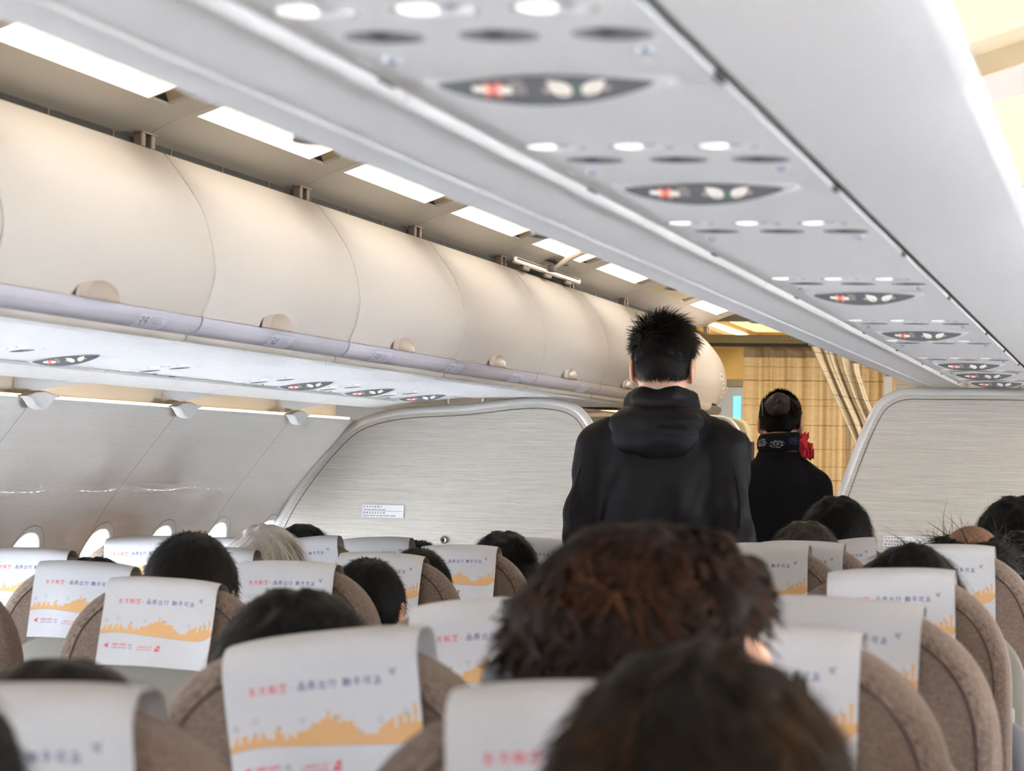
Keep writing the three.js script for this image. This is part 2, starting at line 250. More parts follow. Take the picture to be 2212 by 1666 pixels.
// a long dark cable duct with white ties in the gap
{ const d = thing('cable_duct', 'black cable duct with small white ties in the gap above the left bins', 'duct', [-1.812, 1.921, -5]);
  part('duct', box(-0.012, 0.004, -0.006, 0.008, 7, -7.4), M.black, d); for (let i = 0; i < 22; i++) part('tie', box(0.003, 0.0055, -0.005, 0.008, -i * 0.33 + 0.6, -i * 0.33 + 0.604), M.bracket, d); }

// ------------------------------------------------------------------ left overhead bins
const doorP = smoothPts([[-1.692, 1.579], [-1.675, 1.621], [-1.666, 1.667], [-1.671, 1.713], [-1.693, 1.787], [-1.734, 1.852], [-1.779, 1.907]], 28);
const stripP = smoothPts([[-1.722, 1.5425], [-1.706, 1.549], [-1.694, 1.562], [-1.6905, 1.5775]], 10);
const canv = (w, h) => { const c = document.createElement('canvas'); c.width = w; c.height = h; return c; };
const canvTex = c => { const t = new THREE.CanvasTexture(c); t.colorSpace = THREE.SRGBColorSpace; t.anisotropy = 8; return t; };
function rowPlacard(n) { const c = canv(256, 96), x = c.getContext('2d'); x.fillStyle = '#c6c3d0'; x.fillRect(0, 0, 256, 96); x.fillStyle = '#77737a'; x.font = 'bold 78px sans-serif'; x.fillText(String(n), 6, 78); x.strokeStyle = '#8a868d'; x.lineWidth = 4; x.beginPath(); x.moveTo(112, 10); x.lineTo(106, 86); x.stroke(); x.lineWidth = 2.5; x.strokeRect(126, 14, 118, 68); x.fillStyle = '#858189'; x.font = '30px sans-serif'; x.fillText('A B C', 136, 44); for (let i = 0; i < 5; i++) { x.strokeRect(134 + i * 21, 52, 15, 22); } return canvTex(c); }
const domeG = new THREE.SphereGeometry(1, 32, 16, 0, Math.PI * 2, 0, Math.PI / 2);
function handleParts(parent, x, y, z, side = 1, s = 1, rimMat = M.handleRim, mt = M.handle) {
  const rim = part('handle', new THREE.SphereGeometry(1, 36, 18, 0, Math.PI * 2, 0, Math.PI / 2), rimMat, parent, 'taupe half-oval latch handle'); rim.scale.set(0.007 * s, 0.046 * s, 0.108 * s); rim.position.set(x, y, z);
  const d = part('paddle', domeG, mt, rim); d.scale.set(1.9, 0.80, 0.80); d.position.set(0.05 * side, 0.0, -0.10); return rim;
}
const rows = { 35: -5.0, 34: -5.82, 33: -6.66, 32: -7.42, 31: -8.20, 30: -9.25 };
for (let k = -3; k <= 5; k++) {
  const z0 = BZ(k) - 0.002, z1 = BZ(k + 1) + 0.002, zm = (z0 + z1) / 2, O = [-1.75, 1.54, zm];
  if (k === 5) continue;
  const b = thing('overhead_bin', k < -1 ? 'closed cream overhead bin on the left, just outside the picture' : `closed cream overhead bin on the left, ${ordn[k + 1]} to the camera`, 'overhead bin', O, 'left overhead bins');
  const add = (n, geo, m, lab) => { geo.translate(-O[0], -O[1], -O[2]); return part(n, geo, m, b, lab); };
  add('door', sweepZ(thicken(doorP, 0.014), z0, z1 + 0.002, 0.9, 0.003), M.bin);
  add('body', box(-2.5, -1.80, 1.56, 1.90, z0, z1), M.binIn);
  add('seam_shade', sweepZ(thicken(doorP.map(p => [p[0] - 0.004, p[1]]), 0.008), z1 + 0.0005, z1 - 0.0045), M.gapShade, 'thin rubber seal between doors');  // dark strip put in as the shade of the door seam
  add('strip', sweepZ(thicken(stripP, 0.01), z0 - 0.003, z1 + 0.003, 0.9), M.strip, 'pale lilac strip under the bin door');
  const rl = new THREE.CylinderGeometry(0.0115, 0.0115, Math.abs(z1 - z0) - 0.006, 16); rl.rotateX(Math.PI / 2); rl.translate(-1.736, 1.5405, zm); add('rail', rl, M.rail, 'pale rounded grip rail');
  add('underside', sweepZ(thicken([[-1.748, 1.533], [-1.93, 1.5315]], 0.01).map(p => p), z0 - 0.001, z1 + 0.001), M.psu);
  add('underside', sweepZ(thicken([[-1.932, 1.5315], [-2.078, 1.528]], 0.01), z0 - 0.001, z1 + 0.001), M.psu);
  add('outer_underside', sweepZ(thicken([[-2.302, 1.506], [-2.42, 1.486], [-2.424, 1.494]], 0.008), z0 - 0.001, z1 + 0.001), M.valance);
  handleParts(b, -1.684 - O[0], 1.5785 - O[1], BZ(k) - 0.475 - O[2]);
  for (const [n, z] of Object.entries(rows)) if (z < z0 && z > z1) { const pm = mat(lin(1, 1, 1), 0.4); pm.map = rowPlacard(n); const g = gridGeo(6, 6, (u, v) => { const q = stripP[Math.round(lerp(1, 8, v))]; return [q[0] + 0.0008, q[1] - 0.0003, z + lerp(0.075, -0.075, u)]; }); add('row_placard', g, pm, `row number ${n} printed on the strip`); }
}
// the last bin of the left row ends in a rounded nose with placards
{ const z0 = BZ(5) - 0.002, z1 = -12.86, O = [-1.75, 1.54, (z0 + z1) / 2];
  const b = thing('overhead_bin', 'last cream overhead bin on the left, ending in a rounded nose beside the curtain', 'overhead bin', O, 'left overhead bins');
  const add = (n, geo, m, lab) => { geo.translate(-O[0], -O[1], -O[2]); return part(n, geo, m, b, lab); };
  const endZ = y => { const t = clamp((1.72 - y) / 0.19, -1, 1); return lerp(-12.55, -12.95, Math.sqrt(Math.max(0, 1 - t * t))); };
  add('door', gridGeo(30, 30, (u, v) => { const q = doorP[Math.round(v * 28)] || doorP[28], f = Math.pow(clamp((u - 0.6) / 0.4), 3); return [q[0] - 0.10 * f, q[1], lerp(z0, endZ(q[1]), u)]; }), M.bin);
  add('body', box(-2.5, -1.80, 1.56, 1.90, z0, -12.4), M.bin);
  add('nose', gridGeo(14, 28, (u, v) => { const q = doorP[Math.round(v * 28)]; return [lerp(q[0] - 0.10, -2.45, u), q[1], endZ(q[1]) - 0.02 * Math.sin(u * Math.PI)]; }), M.bin);
  add('strip', sweepZ(thicken(stripP, 0.01), z0 - 0.003, -12.15, 0.9), M.strip);
  const rl = new THREE.CylinderGeometry(0.0115, 0.0115, 0.7, 16); rl.rotateX(Math.PI / 2); rl.translate(-1.736, 1.5405, z0 - 0.36); add('rail', rl, M.rail);
  add('end_cap', rbox(0.10, 0.045, 0.42, 0.02, -1.76, 1.557, -12.38), M.grey, 'grey end cap under the bin nose');
  add('underside', box(-1.93, -1.748, 1.533, 1.543, z0, -12.5), M.psu);
  handleParts(b, -1.684 - O[0], 1.5785 - O[1], BZ(5) - 0.42 - O[2]);
  const pl = canv(128, 160), x = pl.getContext('2d'); x.fillStyle = '#eeeae6'; x.fillRect(0, 0, 128, 160); x.fillStyle = '#55504c'; x.fillRect(34, 24, 60, 46); x.fillStyle = '#eeeae6'; x.beginPath(); x.arc(64, 47, 16, 0, 7); x.fill(); x.fillStyle = '#55504c'; x.fillRect(58, 36, 12, 24); x.font = '22px sans-serif'; x.fillText('→ 30', 38, 104); x.fillRect(34, 122, 60, 5);
  const pm = mat(lin(1, 1, 1), 0.5); pm.map = canvTex(pl);
  for (const [z, yi, w] of [[-12.28, 12, 0.10], [-12.36, 8, 0.08], [-12.62, 7, 0.09], [-12.42, 4, 0.07]]) { const q = doorP[yi], f = Math.pow(clamp(((z - z0) / (endZ(q[1]) - z0) - 0.6) / 0.4), 3); add('placard', gridGeo(2, 2, (u, v) => { const r = doorP[Math.round(yi + (v - 0.5) * 3)]; return [r[0] - 0.10 * f + 0.003, r[1], z + (0.5 - u) * w]; }), pm, 'small stowage placard'); }
}
// ------------------------------------------------------------------ window cove: light slot, ribs and leaf-shaped clips
part('slot_back', box(-2.566, -2.556, 1.40, 1.56, -9.2, ZB), M.coveWall, roofS); part('slot_top', box(-2.56, -2.41, 1.545, 1.555, -9.2, ZB), M.coveWall, roofS);
const CL = k => -6.349 - 1.0735 * k;
const leaf = (() => { const s = new THREE.Shape(); s.moveTo(0.105, 0.004); s.quadraticCurveTo(0.05, 0.022, 0, 0.022); s.quadraticCurveTo(-0.06, 0.02, -0.105, 0.0); s.quadraticCurveTo(-0.07, -0.006, -0.045, -0.03); s.quadraticCurveTo(-0.03, -0.043, 0, -0.043); s.quadraticCurveTo(0.03, -0.042, 0.055, -0.02); s.quadraticCurveTo(0.075, -0.004, 0.105, 0.004); return new THREE.ExtrudeGeometry(s, { depth: 0.004, bevelEnabled: true, bevelSize: 0.006, bevelThickness: 0.012, bevelSegments: 4, bevelOffset: -0.006 }); })();
for (let k = -6; k <= 2; k++) {
  const z = CL(k);
  const cl = thing('wall_clip', k === -1 || k > -1 ? `white leaf-shaped clip at the top of the left sidewall, ${['', 'nearest', 'second', 'third', 'farthest'][Math.min(4, k + 1)] || 'nearest'} of those in view` : 'white leaf-shaped clip at the top of the left sidewall, behind the camera', 'clip', [-2.475, 1.438, z], 'sidewall clips');
  if (k === -1) cl.userData.label = 'white leaf-shaped clip at the top of the left sidewall, just outside the left edge';
  const lf = part('leaf', leaf, M.bezel, cl); lf.rotation.y = Math.PI / 2; lf.rotation.z = 0; lf.position.set(-0.005, 0.0, 0); lf.scale.set(1, 0.72, 1);
  const rb = gridGeo(30, 6, (u, v) => { const e = Math.pow(u, 1.7), x = lerp(-2.552, -2.425, 1 - Math.pow(1 - u, 2.2)), y = lerp(1.440, 1.489, 1 - Math.pow(1 - u, 1.8)); return [x, lerp(y, 1.547, v), z - 0.02 - 0.5 * e]; });
  part('valance_rib', rb, M.valance, roofS);
  part('panel_seam', gridGeo(1, 60, (u, v) => { const [x, y, nx, ny] = wallAt(v * TB); return [x - nx * 0.0016 + 0.0, y - ny * 0.0016, z - 0.01 + (u - 0.5) * 0.003]; }), M.seamDark, wallL);
  const top = sweepZ([[-2.512, 1.4365], [-2.497, 1.4365], [-2.497, 1.4445], [-2.512, 1.4445]], z - 0.06, CL(k + 1) < -9.15 ? -9.17 : CL(k + 1) + 0.06);
  const zc = (z + Math.max(CL(k + 1), -9.2)) / 2, lg = thing('sidewall_light', `thin warm light slot along the top of the left sidewall, ahead of the ${k < -1 ? 'rear' : ['edge', 'nearest', 'middle', 'farthest'][k + 1]} clip`, 'strip light', [-2.525, 1.437, zc], 'sidewall light slots');
  top.translate(2.525, -1.437, -zc); part('glow_strip', top, M.glowLine, lg);
  stripLight(lg, L.amber, L.side, 0.012, 0.9, [-0.008, 0.010, 0], -0.5, 1);
}
part('wall_top_ledge', sweepZ([[-2.556, 1.428], [-2.50, 1.428], [-2.494, 1.436], [-2.556, 1.436]], -9.2, ZB), M.bezel, roofS);

// the inboard row of strip lights of the left aisle: unseen, set low to light the cove panels, rim added to shield doors
for (let i = 0; i < 7; i++) { const z = 1.0 - i * 2.134, g = thing('ceiling_light', `inboard strip light of the left aisle, ${ordn[i]}, hidden by the centre bins`, 'ceiling light', [-0.575, 1.955, z], 'inboard lights of the left aisle'); part('diffuser', rbox(0.008, 0.05, 1.9, 0.003), M.glow, g); part('tray', rbox(0.10, 0.010, 1.95, 0.003, -0.03, -0.032, 0), M.recess, g); part('added_lip', rbox(0.008, 0.035, 1.95, 0.003, -0.078, -0.020, 0), M.recess, g); for (const e of [-0.965, 0.965]) part('end_fin', rbox(0.03, 0.06, 0.01, 0.003, 0.01, 0, e), M.recess, g);
  stripLight(g, L.warm, L.inner, 0.045, 1.85, [-0.008, 0, 0], -1, 0.06); }
// ------------------------------------------------------------------ centre bins: the pale soffit over the middle seats
const YC = 1.58, CZ = k => -2.05 - BAY * k;
for (let k = -2; k <= 6; k++) {
  const z0 = CZ(k) - 0.0015, z1 = CZ(k + 1) + 0.0015, zm = (z0 + z1) / 2, O = [-0.3, YC, zm];
  const b = thing('center_bin', k < -1 ? 'centre overhead bin with pale soffit, behind the top edge of the picture' : `pale grey soffit section of the centre bins, ${ordn[k + 1]} to the camera`, 'overhead bin', O, 'centre overhead bins');
  const add = (n, geo, m, lab) => { geo.translate(-O[0], -O[1], -O[2]); return part(n, geo, m, b, lab); };
  add('left_edge', sweepZ([[-0.54, YC + 0.012], [-0.54, YC], [-0.592, YC + 0.001], [-0.602, YC + 0.006], [-0.606, YC + 0.016], [-0.60, YC + 0.03], [-0.55, YC + 0.03]], z0, z1, 0.9), M.ceil);
  add('ridge', sweepZ([[-0.540, YC + 0.01], [-0.539, YC - 0.0025], [-0.534, YC - 0.0025], [-0.533, YC + 0.01]], z0, z1), M.ceilEdge, 'thin pale ridge along the soffit');
  add('left_soffit', sweepZ([[-0.533, YC + 0.012], [-0.533, YC], [-0.434, YC], [-0.434, YC + 0.012]], z0, z1), M.ceil);
  add('rail', sweepZ([[-0.434, YC + 0.012], [-0.434, YC - 0.004], [-0.430, YC - 0.007], [-0.424, YC - 0.007], [-0.4205, YC - 0.004], [-0.4205, YC + 0.012]], z0 - 0.001, z1 + 0.001, 0.9), M.ceilEdge, 'raised pale rail beside the service panels');
  add('right_soffit', sweepZ([[-0.160, YC + 0.014], [-0.160, YC + 0.001], [0.0, YC], [0.008, YC + 0.005], [0.010, YC + 0.014]], z0, z1, 0.9), M.ceil);
  add('left_door', sweepZ(thicken([[-0.53, 1.94], [-0.60, 1.80], [-0.615, 1.68], [-0.604, 1.605]], 0.012), z0, z1, 0.9), M.bin);
  add('right_door', sweepZ(thicken([[0.006, 1.60], [-0.05, 1.70], [-0.11, 1.83], [-0.165, 1.94]], 0.012), z0, z1, 0.9), M.bin);
  add('body', sweepZ([[-0.54, 1.935], [-0.58, 1.75], [-0.57, YC + 0.03], [-0.03, YC + 0.03], [-0.12, 1.78], [-0.18, 1.935]], z0, z1), M.binIn);
  if (k > -2) { const h = handleParts(b, -0.606 - O[0], YC + 0.018 - O[1], CZ(k) - 0.45 - O[2], -1, 0.9, M.grey, M.grey); h.rotation.x = 0; h.scale.x = 0.024; h.scale.y = 0.020; h.scale.z = 0.055; }
}
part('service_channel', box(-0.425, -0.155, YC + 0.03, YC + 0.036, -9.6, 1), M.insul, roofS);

// ------------------------------------------------------------------ passenger service units
function iconTex(bg) {
  const c = canv(1024, 512), x = c.getContext('2d'); x.fillStyle = bg; x.fillRect(0, 0, 1024, 512);
  const W = '#fff6ea', R = '#f08a7c';
  x.fillStyle = W; x.fillRect(160, 225, 225, 62); x.fillStyle = '#b8aca4'; for (let i = 0; i < 4; i++) x.fillRect(398 + i * 18, 225, 9, 62); x.strokeStyle = '#b8aca4'; x.lineWidth = 9; for (let i = 0; i < 4; i++) { x.beginPath(); x.moveTo(402 + i * 18, 216); x.quadraticCurveTo(396 + i * 18, 186, 356 + i * 20, 172); x.stroke(); }
  x.strokeStyle = R; x.lineWidth = 34; x.beginPath(); x.moveTo(232, 190); x.lineTo(322, 322); x.moveTo(322, 190); x.lineTo(232, 322); x.stroke();
  x.fillStyle = '#b8aca4'; x.fillRect(560, 232, 80, 44); x.fillRect(850, 232, 80, 44); x.fillStyle = W;
  const hand = f => { x.save(); x.translate(745, 0); x.scale(f, 1); x.beginPath(); x.moveTo(-165, 172); x.lineTo(-90, 186); x.quadraticCurveTo(-40, 205, -30, 240); x.lineTo(-28, 280); x.quadraticCurveTo(-40, 316, -78, 312); x.quadraticCurveTo(-128, 296, -140, 250); x.closePath(); x.fill(); x.strokeStyle = '#8d8684'; x.lineWidth = 6; for (let i = 0; i < 3; i++) { x.beginPath(); x.moveTo(-100 + i * 18, 246 + i * 4); x.lineTo(-78 + i * 16, 300 - i * 4); x.stroke(); } x.restore(); };
  hand(1); hand(-1); x.fillStyle = '#4d9a7a'; x.fillRect(738, 226, 14, 58); return canvTex(c);
}
const icons = iconTex('#77787b'), iconsLit = iconTex('#000000');
M.sign = mat(lin(1, 1, 1), 0.35, { emissive: lin(1, 1, 1), emissiveIntensity: 0.25 }); M.sign.map = icons; M.sign.emissiveMap = iconsLit; M.sign.specularIntensity = 0.4;
M.readLens = mat(lin(1, 1, 1), 0.3, { emissive: lin(1, 0.98, 0.94), emissiveIntensity: 1.1 });
const readLensG = new THREE.SphereGeometry(1, 24, 10); readLensG.scale(0.0125, 0.0015, 0.021);
const bowl = new THREE.LatheGeometry([[0.0001, 0.016], [0.012, 0.0155], [0.019, 0.010], [0.0235, 0.002], [0.026, -0.0004], [0.028, -0.0003], [0.028, 0.003]].map(p => new THREE.Vector2(...p)), 32);
const lampBowl = new THREE.LatheGeometry([[0.0001, 0.020], [0.010, 0.019], [0.017, 0.014], [0.022, 0.004], [0.0245, -0.0003], [0.027, -0.0002], [0.027, 0.003]].map(p => new THREE.Vector2(...p)), 32);
const nozzle = new THREE.LatheGeometry([[0.0001, -0.006], [0.004, -0.006], [0.006, -0.004], [0.010, -0.001], [0.013, 0.006], [0.013, 0.014]].map(p => new THREE.Vector2(...p)), 24);
const ballG = new THREE.SphereGeometry(0.011, 20, 12);
const buttonG = new THREE.LatheGeometry([[0.0001, -0.005], [0.004, -0.0045], [0.006, -0.002], [0.0065, 0.002]].map(p => new THREE.Vector2(...p)), 16);
const lens = (a, b, n = 40) => { const s = new THREE.Shape(), R = (a * a + b * b) / (2 * b), t = Math.asin(a / R); for (let i = 0; i <= n; i++) { const q = lerp(-t, t, i / n); const p = [Math.sin(q) * R, Math.cos(q) * R - (R - b)]; i ? s.lineTo(...p) : s.moveTo(...p); } for (let i = 1; i <= n; i++) { const q = lerp(t, -t, i / n); s.lineTo(Math.sin(q) * R, -(Math.cos(q) * R - (R - b))); } return s; };
const flat = g => { g.rotateX(Math.PI / 2); return g; };        // an XY shape laid face down: shape y -> z
const humpP = (u, v, w = 1) => { const k = 1 - u * u, D = 0.020 * Math.pow(k, 0.6); const zf = 0.014 * k; return v < 0.3 ? [u * 0.094 * w, -D * (v / 0.3), lerp(zf, zf - 0.020 * k, v / 0.3)] : [u * 0.094 * w, -D * Math.pow(1 - (v - 0.3) / 0.7, 1.5), lerp(zf - 0.020 * k, -0.085, (v - 0.3) / 0.7)]; };
const bezelG = gridGeo(40, 24, (u, v) => humpP(u * 2 - 1, v));
const signG = gridGeo(40, 8, (u, v) => { const U = (u * 2 - 1) * 0.86, a = humpP(U, 0), b = humpP(U, 0.3), k = 1 - Math.pow(U / 0.86, 2), m = [(a[0] + b[0]) / 2, (a[1] + b[1]) / 2, (a[2] + b[2]) / 2], h = 0.5 * Math.pow(k, 0.42) * 0.97, q = (v * 2 - 1) * h; return [m[0], m[1] + (a[1] - b[1]) * q - 0.0004, m[2] + (a[2] - b[2]) * q + 0.0008, u * 1.19 - 0.046, 0.5 + q * 0.52]; });
const CUPX = [-0.085, -0.007, 0.069];
function serviceUnit(label, origin, tilt, z0, z1, zc, zs, group, w = 0.252) {
  const g = thing('service_unit', label, 'service panel', [origin[0], origin[1], zc], group); g.rotation.z = tilt;
  const s = new THREE.Shape(); const a = -(z0 - zc) , b = -(z1 - zc); // shape y is -z (forward)
  s.moveTo(-w / 2, a + 0.0015); s.lineTo(w / 2, a + 0.0015); s.lineTo(w / 2, b - 0.0015); s.lineTo(-w / 2, b - 0.0015);
  const hole = (x, y, r) => { const h = new THREE.Path(); h.absarc(x, y, r, 0, Math.PI * 2); s.holes.push(h); };
  for (const x of CUPX) { hole(x, 0, 0.0265); hole(x + 0.017, 0.105, 0.0255); }
  const pg = new THREE.ExtrudeGeometry(s, { depth: 0.008, bevelEnabled: false, curveSegments: 28 }); pg.rotateX(-Math.PI / 2); pg.translate(0, 0.0, 0); part('panel', pg, M.psu, g);
  CUPX.forEach((x) => {
    const c = part('reading_light', bowl, M.cup, g, 'white reading light, lit'); c.position.set(x, 0.0, 0); const e = part('light_lens', readLensG, M.readLens, c); e.position.set(-0.011, 0.0008, 0); const n = part('pivot_ball', ballG, M.chrome, c); n.position.set(0.009, 0.010, 0.002);
    const l = part('air_outlet', lampBowl, M.grey, g, 'dark recessed air outlet'); l.position.set(x + 0.017, 0.0, -0.105); const k = part('nozzle', nozzle, M.slot, l); k.position.set(-0.003, 0.006, -0.002); k.rotation.z = 0.3;
  });
  for (const [x, z] of [[CUPX[0] - 0.002, -0.195], [CUPX[2] + 0.028, -0.165]]) { const k = part('call_button', buttonG, M.chrome, g); k.position.set(x, 0, z); }
  if (zs !== null) { const d = zs - zc; const bz = part('sign_bezel', bezelG, M.psu, g); bz.position.set(0, 0.0, d); const sg = part('lit_sign', signG, M.sign, bz, 'grey lens sign with lit no smoking and seat belt symbols'); sg.position.set(0, 0, 0); }
  for (let i = 0; i < 2; i++) part('hinge_bar', box(-0.115 + i * 0.2, -0.111 + i * 0.2, -0.0012, 0.001, -0.19, -0.23), M.ceilEdge, g);
  for (const sx of [-1, 1]) part('release_slot', box(sx * w / 2 - 0.002, sx * w / 2 + 0.002, -0.0012, 0.004, -(b - 0.02), -(b - 0.06)), M.slot, g);
  return g;
}
const CU = [[1.25, 2.025, 1.665, 1.965], [2.025, 2.83, 2.404, 2.728], [2.83, 3.68, 3.173, null], [3.68, 4.60, 4.107, 4.42], [4.60, 5.78, 5.254, 5.65], [5.78, 6.60, 6.073, null], [6.60, 7.42, 6.984, 7.307], [7.42, 8.16, 7.805, 8.056], [8.16, 8.96, 8.583, 8.80]];
CU.forEach(([a, b, c, s], i) => serviceUnit(`overhead service panel in the centre soffit, ${ordn[i]} to the camera${s === null ? ', without a lit sign' : ', with a lit sign'}`, [-0.2945, YC, 0], 0, -a, -b, -c, s === null ? null : -s, 'service panels in the centre soffit', 0.248));
part('blank_service_panel', box(-0.4185, -0.1705, YC, YC + 0.008, -1.248, ZB), M.psu, roofS);
const LU = [[4.55, 5.02, 4.8, null], [5.02, 5.98, 5.42, 5.80], [5.98, 6.85, 6.42, null], [6.85, 7.80, 7.30, 7.64], [7.80, 8.50, 7.98, 8.31], [8.50, 9.18, 8.66, 8.97]];
LU.forEach(([a, b, c, s], i) => serviceUnit(`service panel under the left bins, ${ordn[i]} to the camera${s === null ? ', without a sign' : ', with a lit sign'}`, [-2.19, 1.517, 0], 0.0998, -a, -b, -c, s === null ? null : -s, 'service panels under the left bins', 0.222));
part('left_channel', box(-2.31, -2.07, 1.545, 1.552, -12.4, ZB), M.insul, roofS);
for (const [z0, z1] of [[-9.18, -12.4], [-4.55, ZB]]) part('blank_service_panel', sweepZ(thicken([[-2.08, 1.528], [-2.30, 1.506]], 0.008), z0, z1), M.psu, roofS);

// ------------------------------------------------------------------ right aisle cove, seen past the edge of the centre bins
const rl0 = [[-0.155, 1.972], [-0.20, 1.96]], rMid = [[0.10, 2.05], [0.0, 2.035], [-0.155, 1.985]], rIn = smoothPts([[0.95, 2.02], [0.75, 2.06], [0.55, 2.075], [0.35, 2.068], [0.10, 2.05]], 16);
part('right_cove_edge', sweepZ(thicken([[-0.150, 1.985], [-0.22, 1.955]], -0.008), ZF, ZB), M.cove, roofS); part('right_aisle_ceiling', sweepZ(thicken(rIn, -0.008), ZF, ZB), M.cove, roofS);
const rl = [[1.2, -2.6, 'behind the frame'], [-2.95, -4.91, 'in the top right corner'], [-5.27, -7.2, 'at the right edge'], [-7.5, -9.4, 'far along, hidden by the centre bins'], [-9.7, -11.6, 'farthest']];
rl.forEach(([z0, z1, where], i) => {
  const g = thing('aisle_light', `warm yellow light recess over the right aisle, ${where}`, 'ceiling light', [0, 2.03, (z0 + z1) / 2], 'right aisle lights'), dz = -(z0 + z1) / 2;
  const add = (n, geo, m) => { geo.translate(0, -2.03, dz); return part(n, geo, m, g); };
  add('diffuser', sweepZ(thicken(rMid.map(p => [p[0], p[1] + 0.016]), -0.004), z0, z1 + 0.3), M.glowY); add('recess', sweepZ(thicken(rMid.map(p => [p[0], p[1] + 0.04]), -0.004), z1 + 0.3, z1), M.recess); add('end_fin', sweepZ(thicken(rMid, -0.045), z1 + 0.01, z1), M.recess);
  stripLight(g, L.amber, 0.5, 0.2, Math.abs(z1 - z0) - 0.35, [-0.02, 0.0, 0.15], 0.2, -1);
  const next = rl[i + 1]; if (next) part('right_cove_panel', sweepZ(thicken(rMid, -0.008), z1 - 0.002, next[0] + 0.002), M.cove, roofS);
});
for (let i = 0; i < 5; i++) { const z = 0.5 - i * 2.1, g = thing('aisle_light', 'outboard strip light of the right aisle, outside the picture', 'ceiling light', [1.05, 2.0, z], 'right aisle lights'); part('diffuser', rbox(0.16, 0.01, 1.7, 0.004), M.glow, g); stripLight(g, L.warm, L.outer, 0.15, 1.65, [0, -0.012, 0], 0.42, -1); }
const binR = structure('trim_right', 'plain right-hand bin fascia, outside the picture'); part('fascia', sweepZ([[1.1, 1.60], [1.08, 1.68], [1.2, 1.92], [1.9, 1.92], [1.9, 1.53], [1.14, 1.53]], ZF, ZB), M.bin, binR);
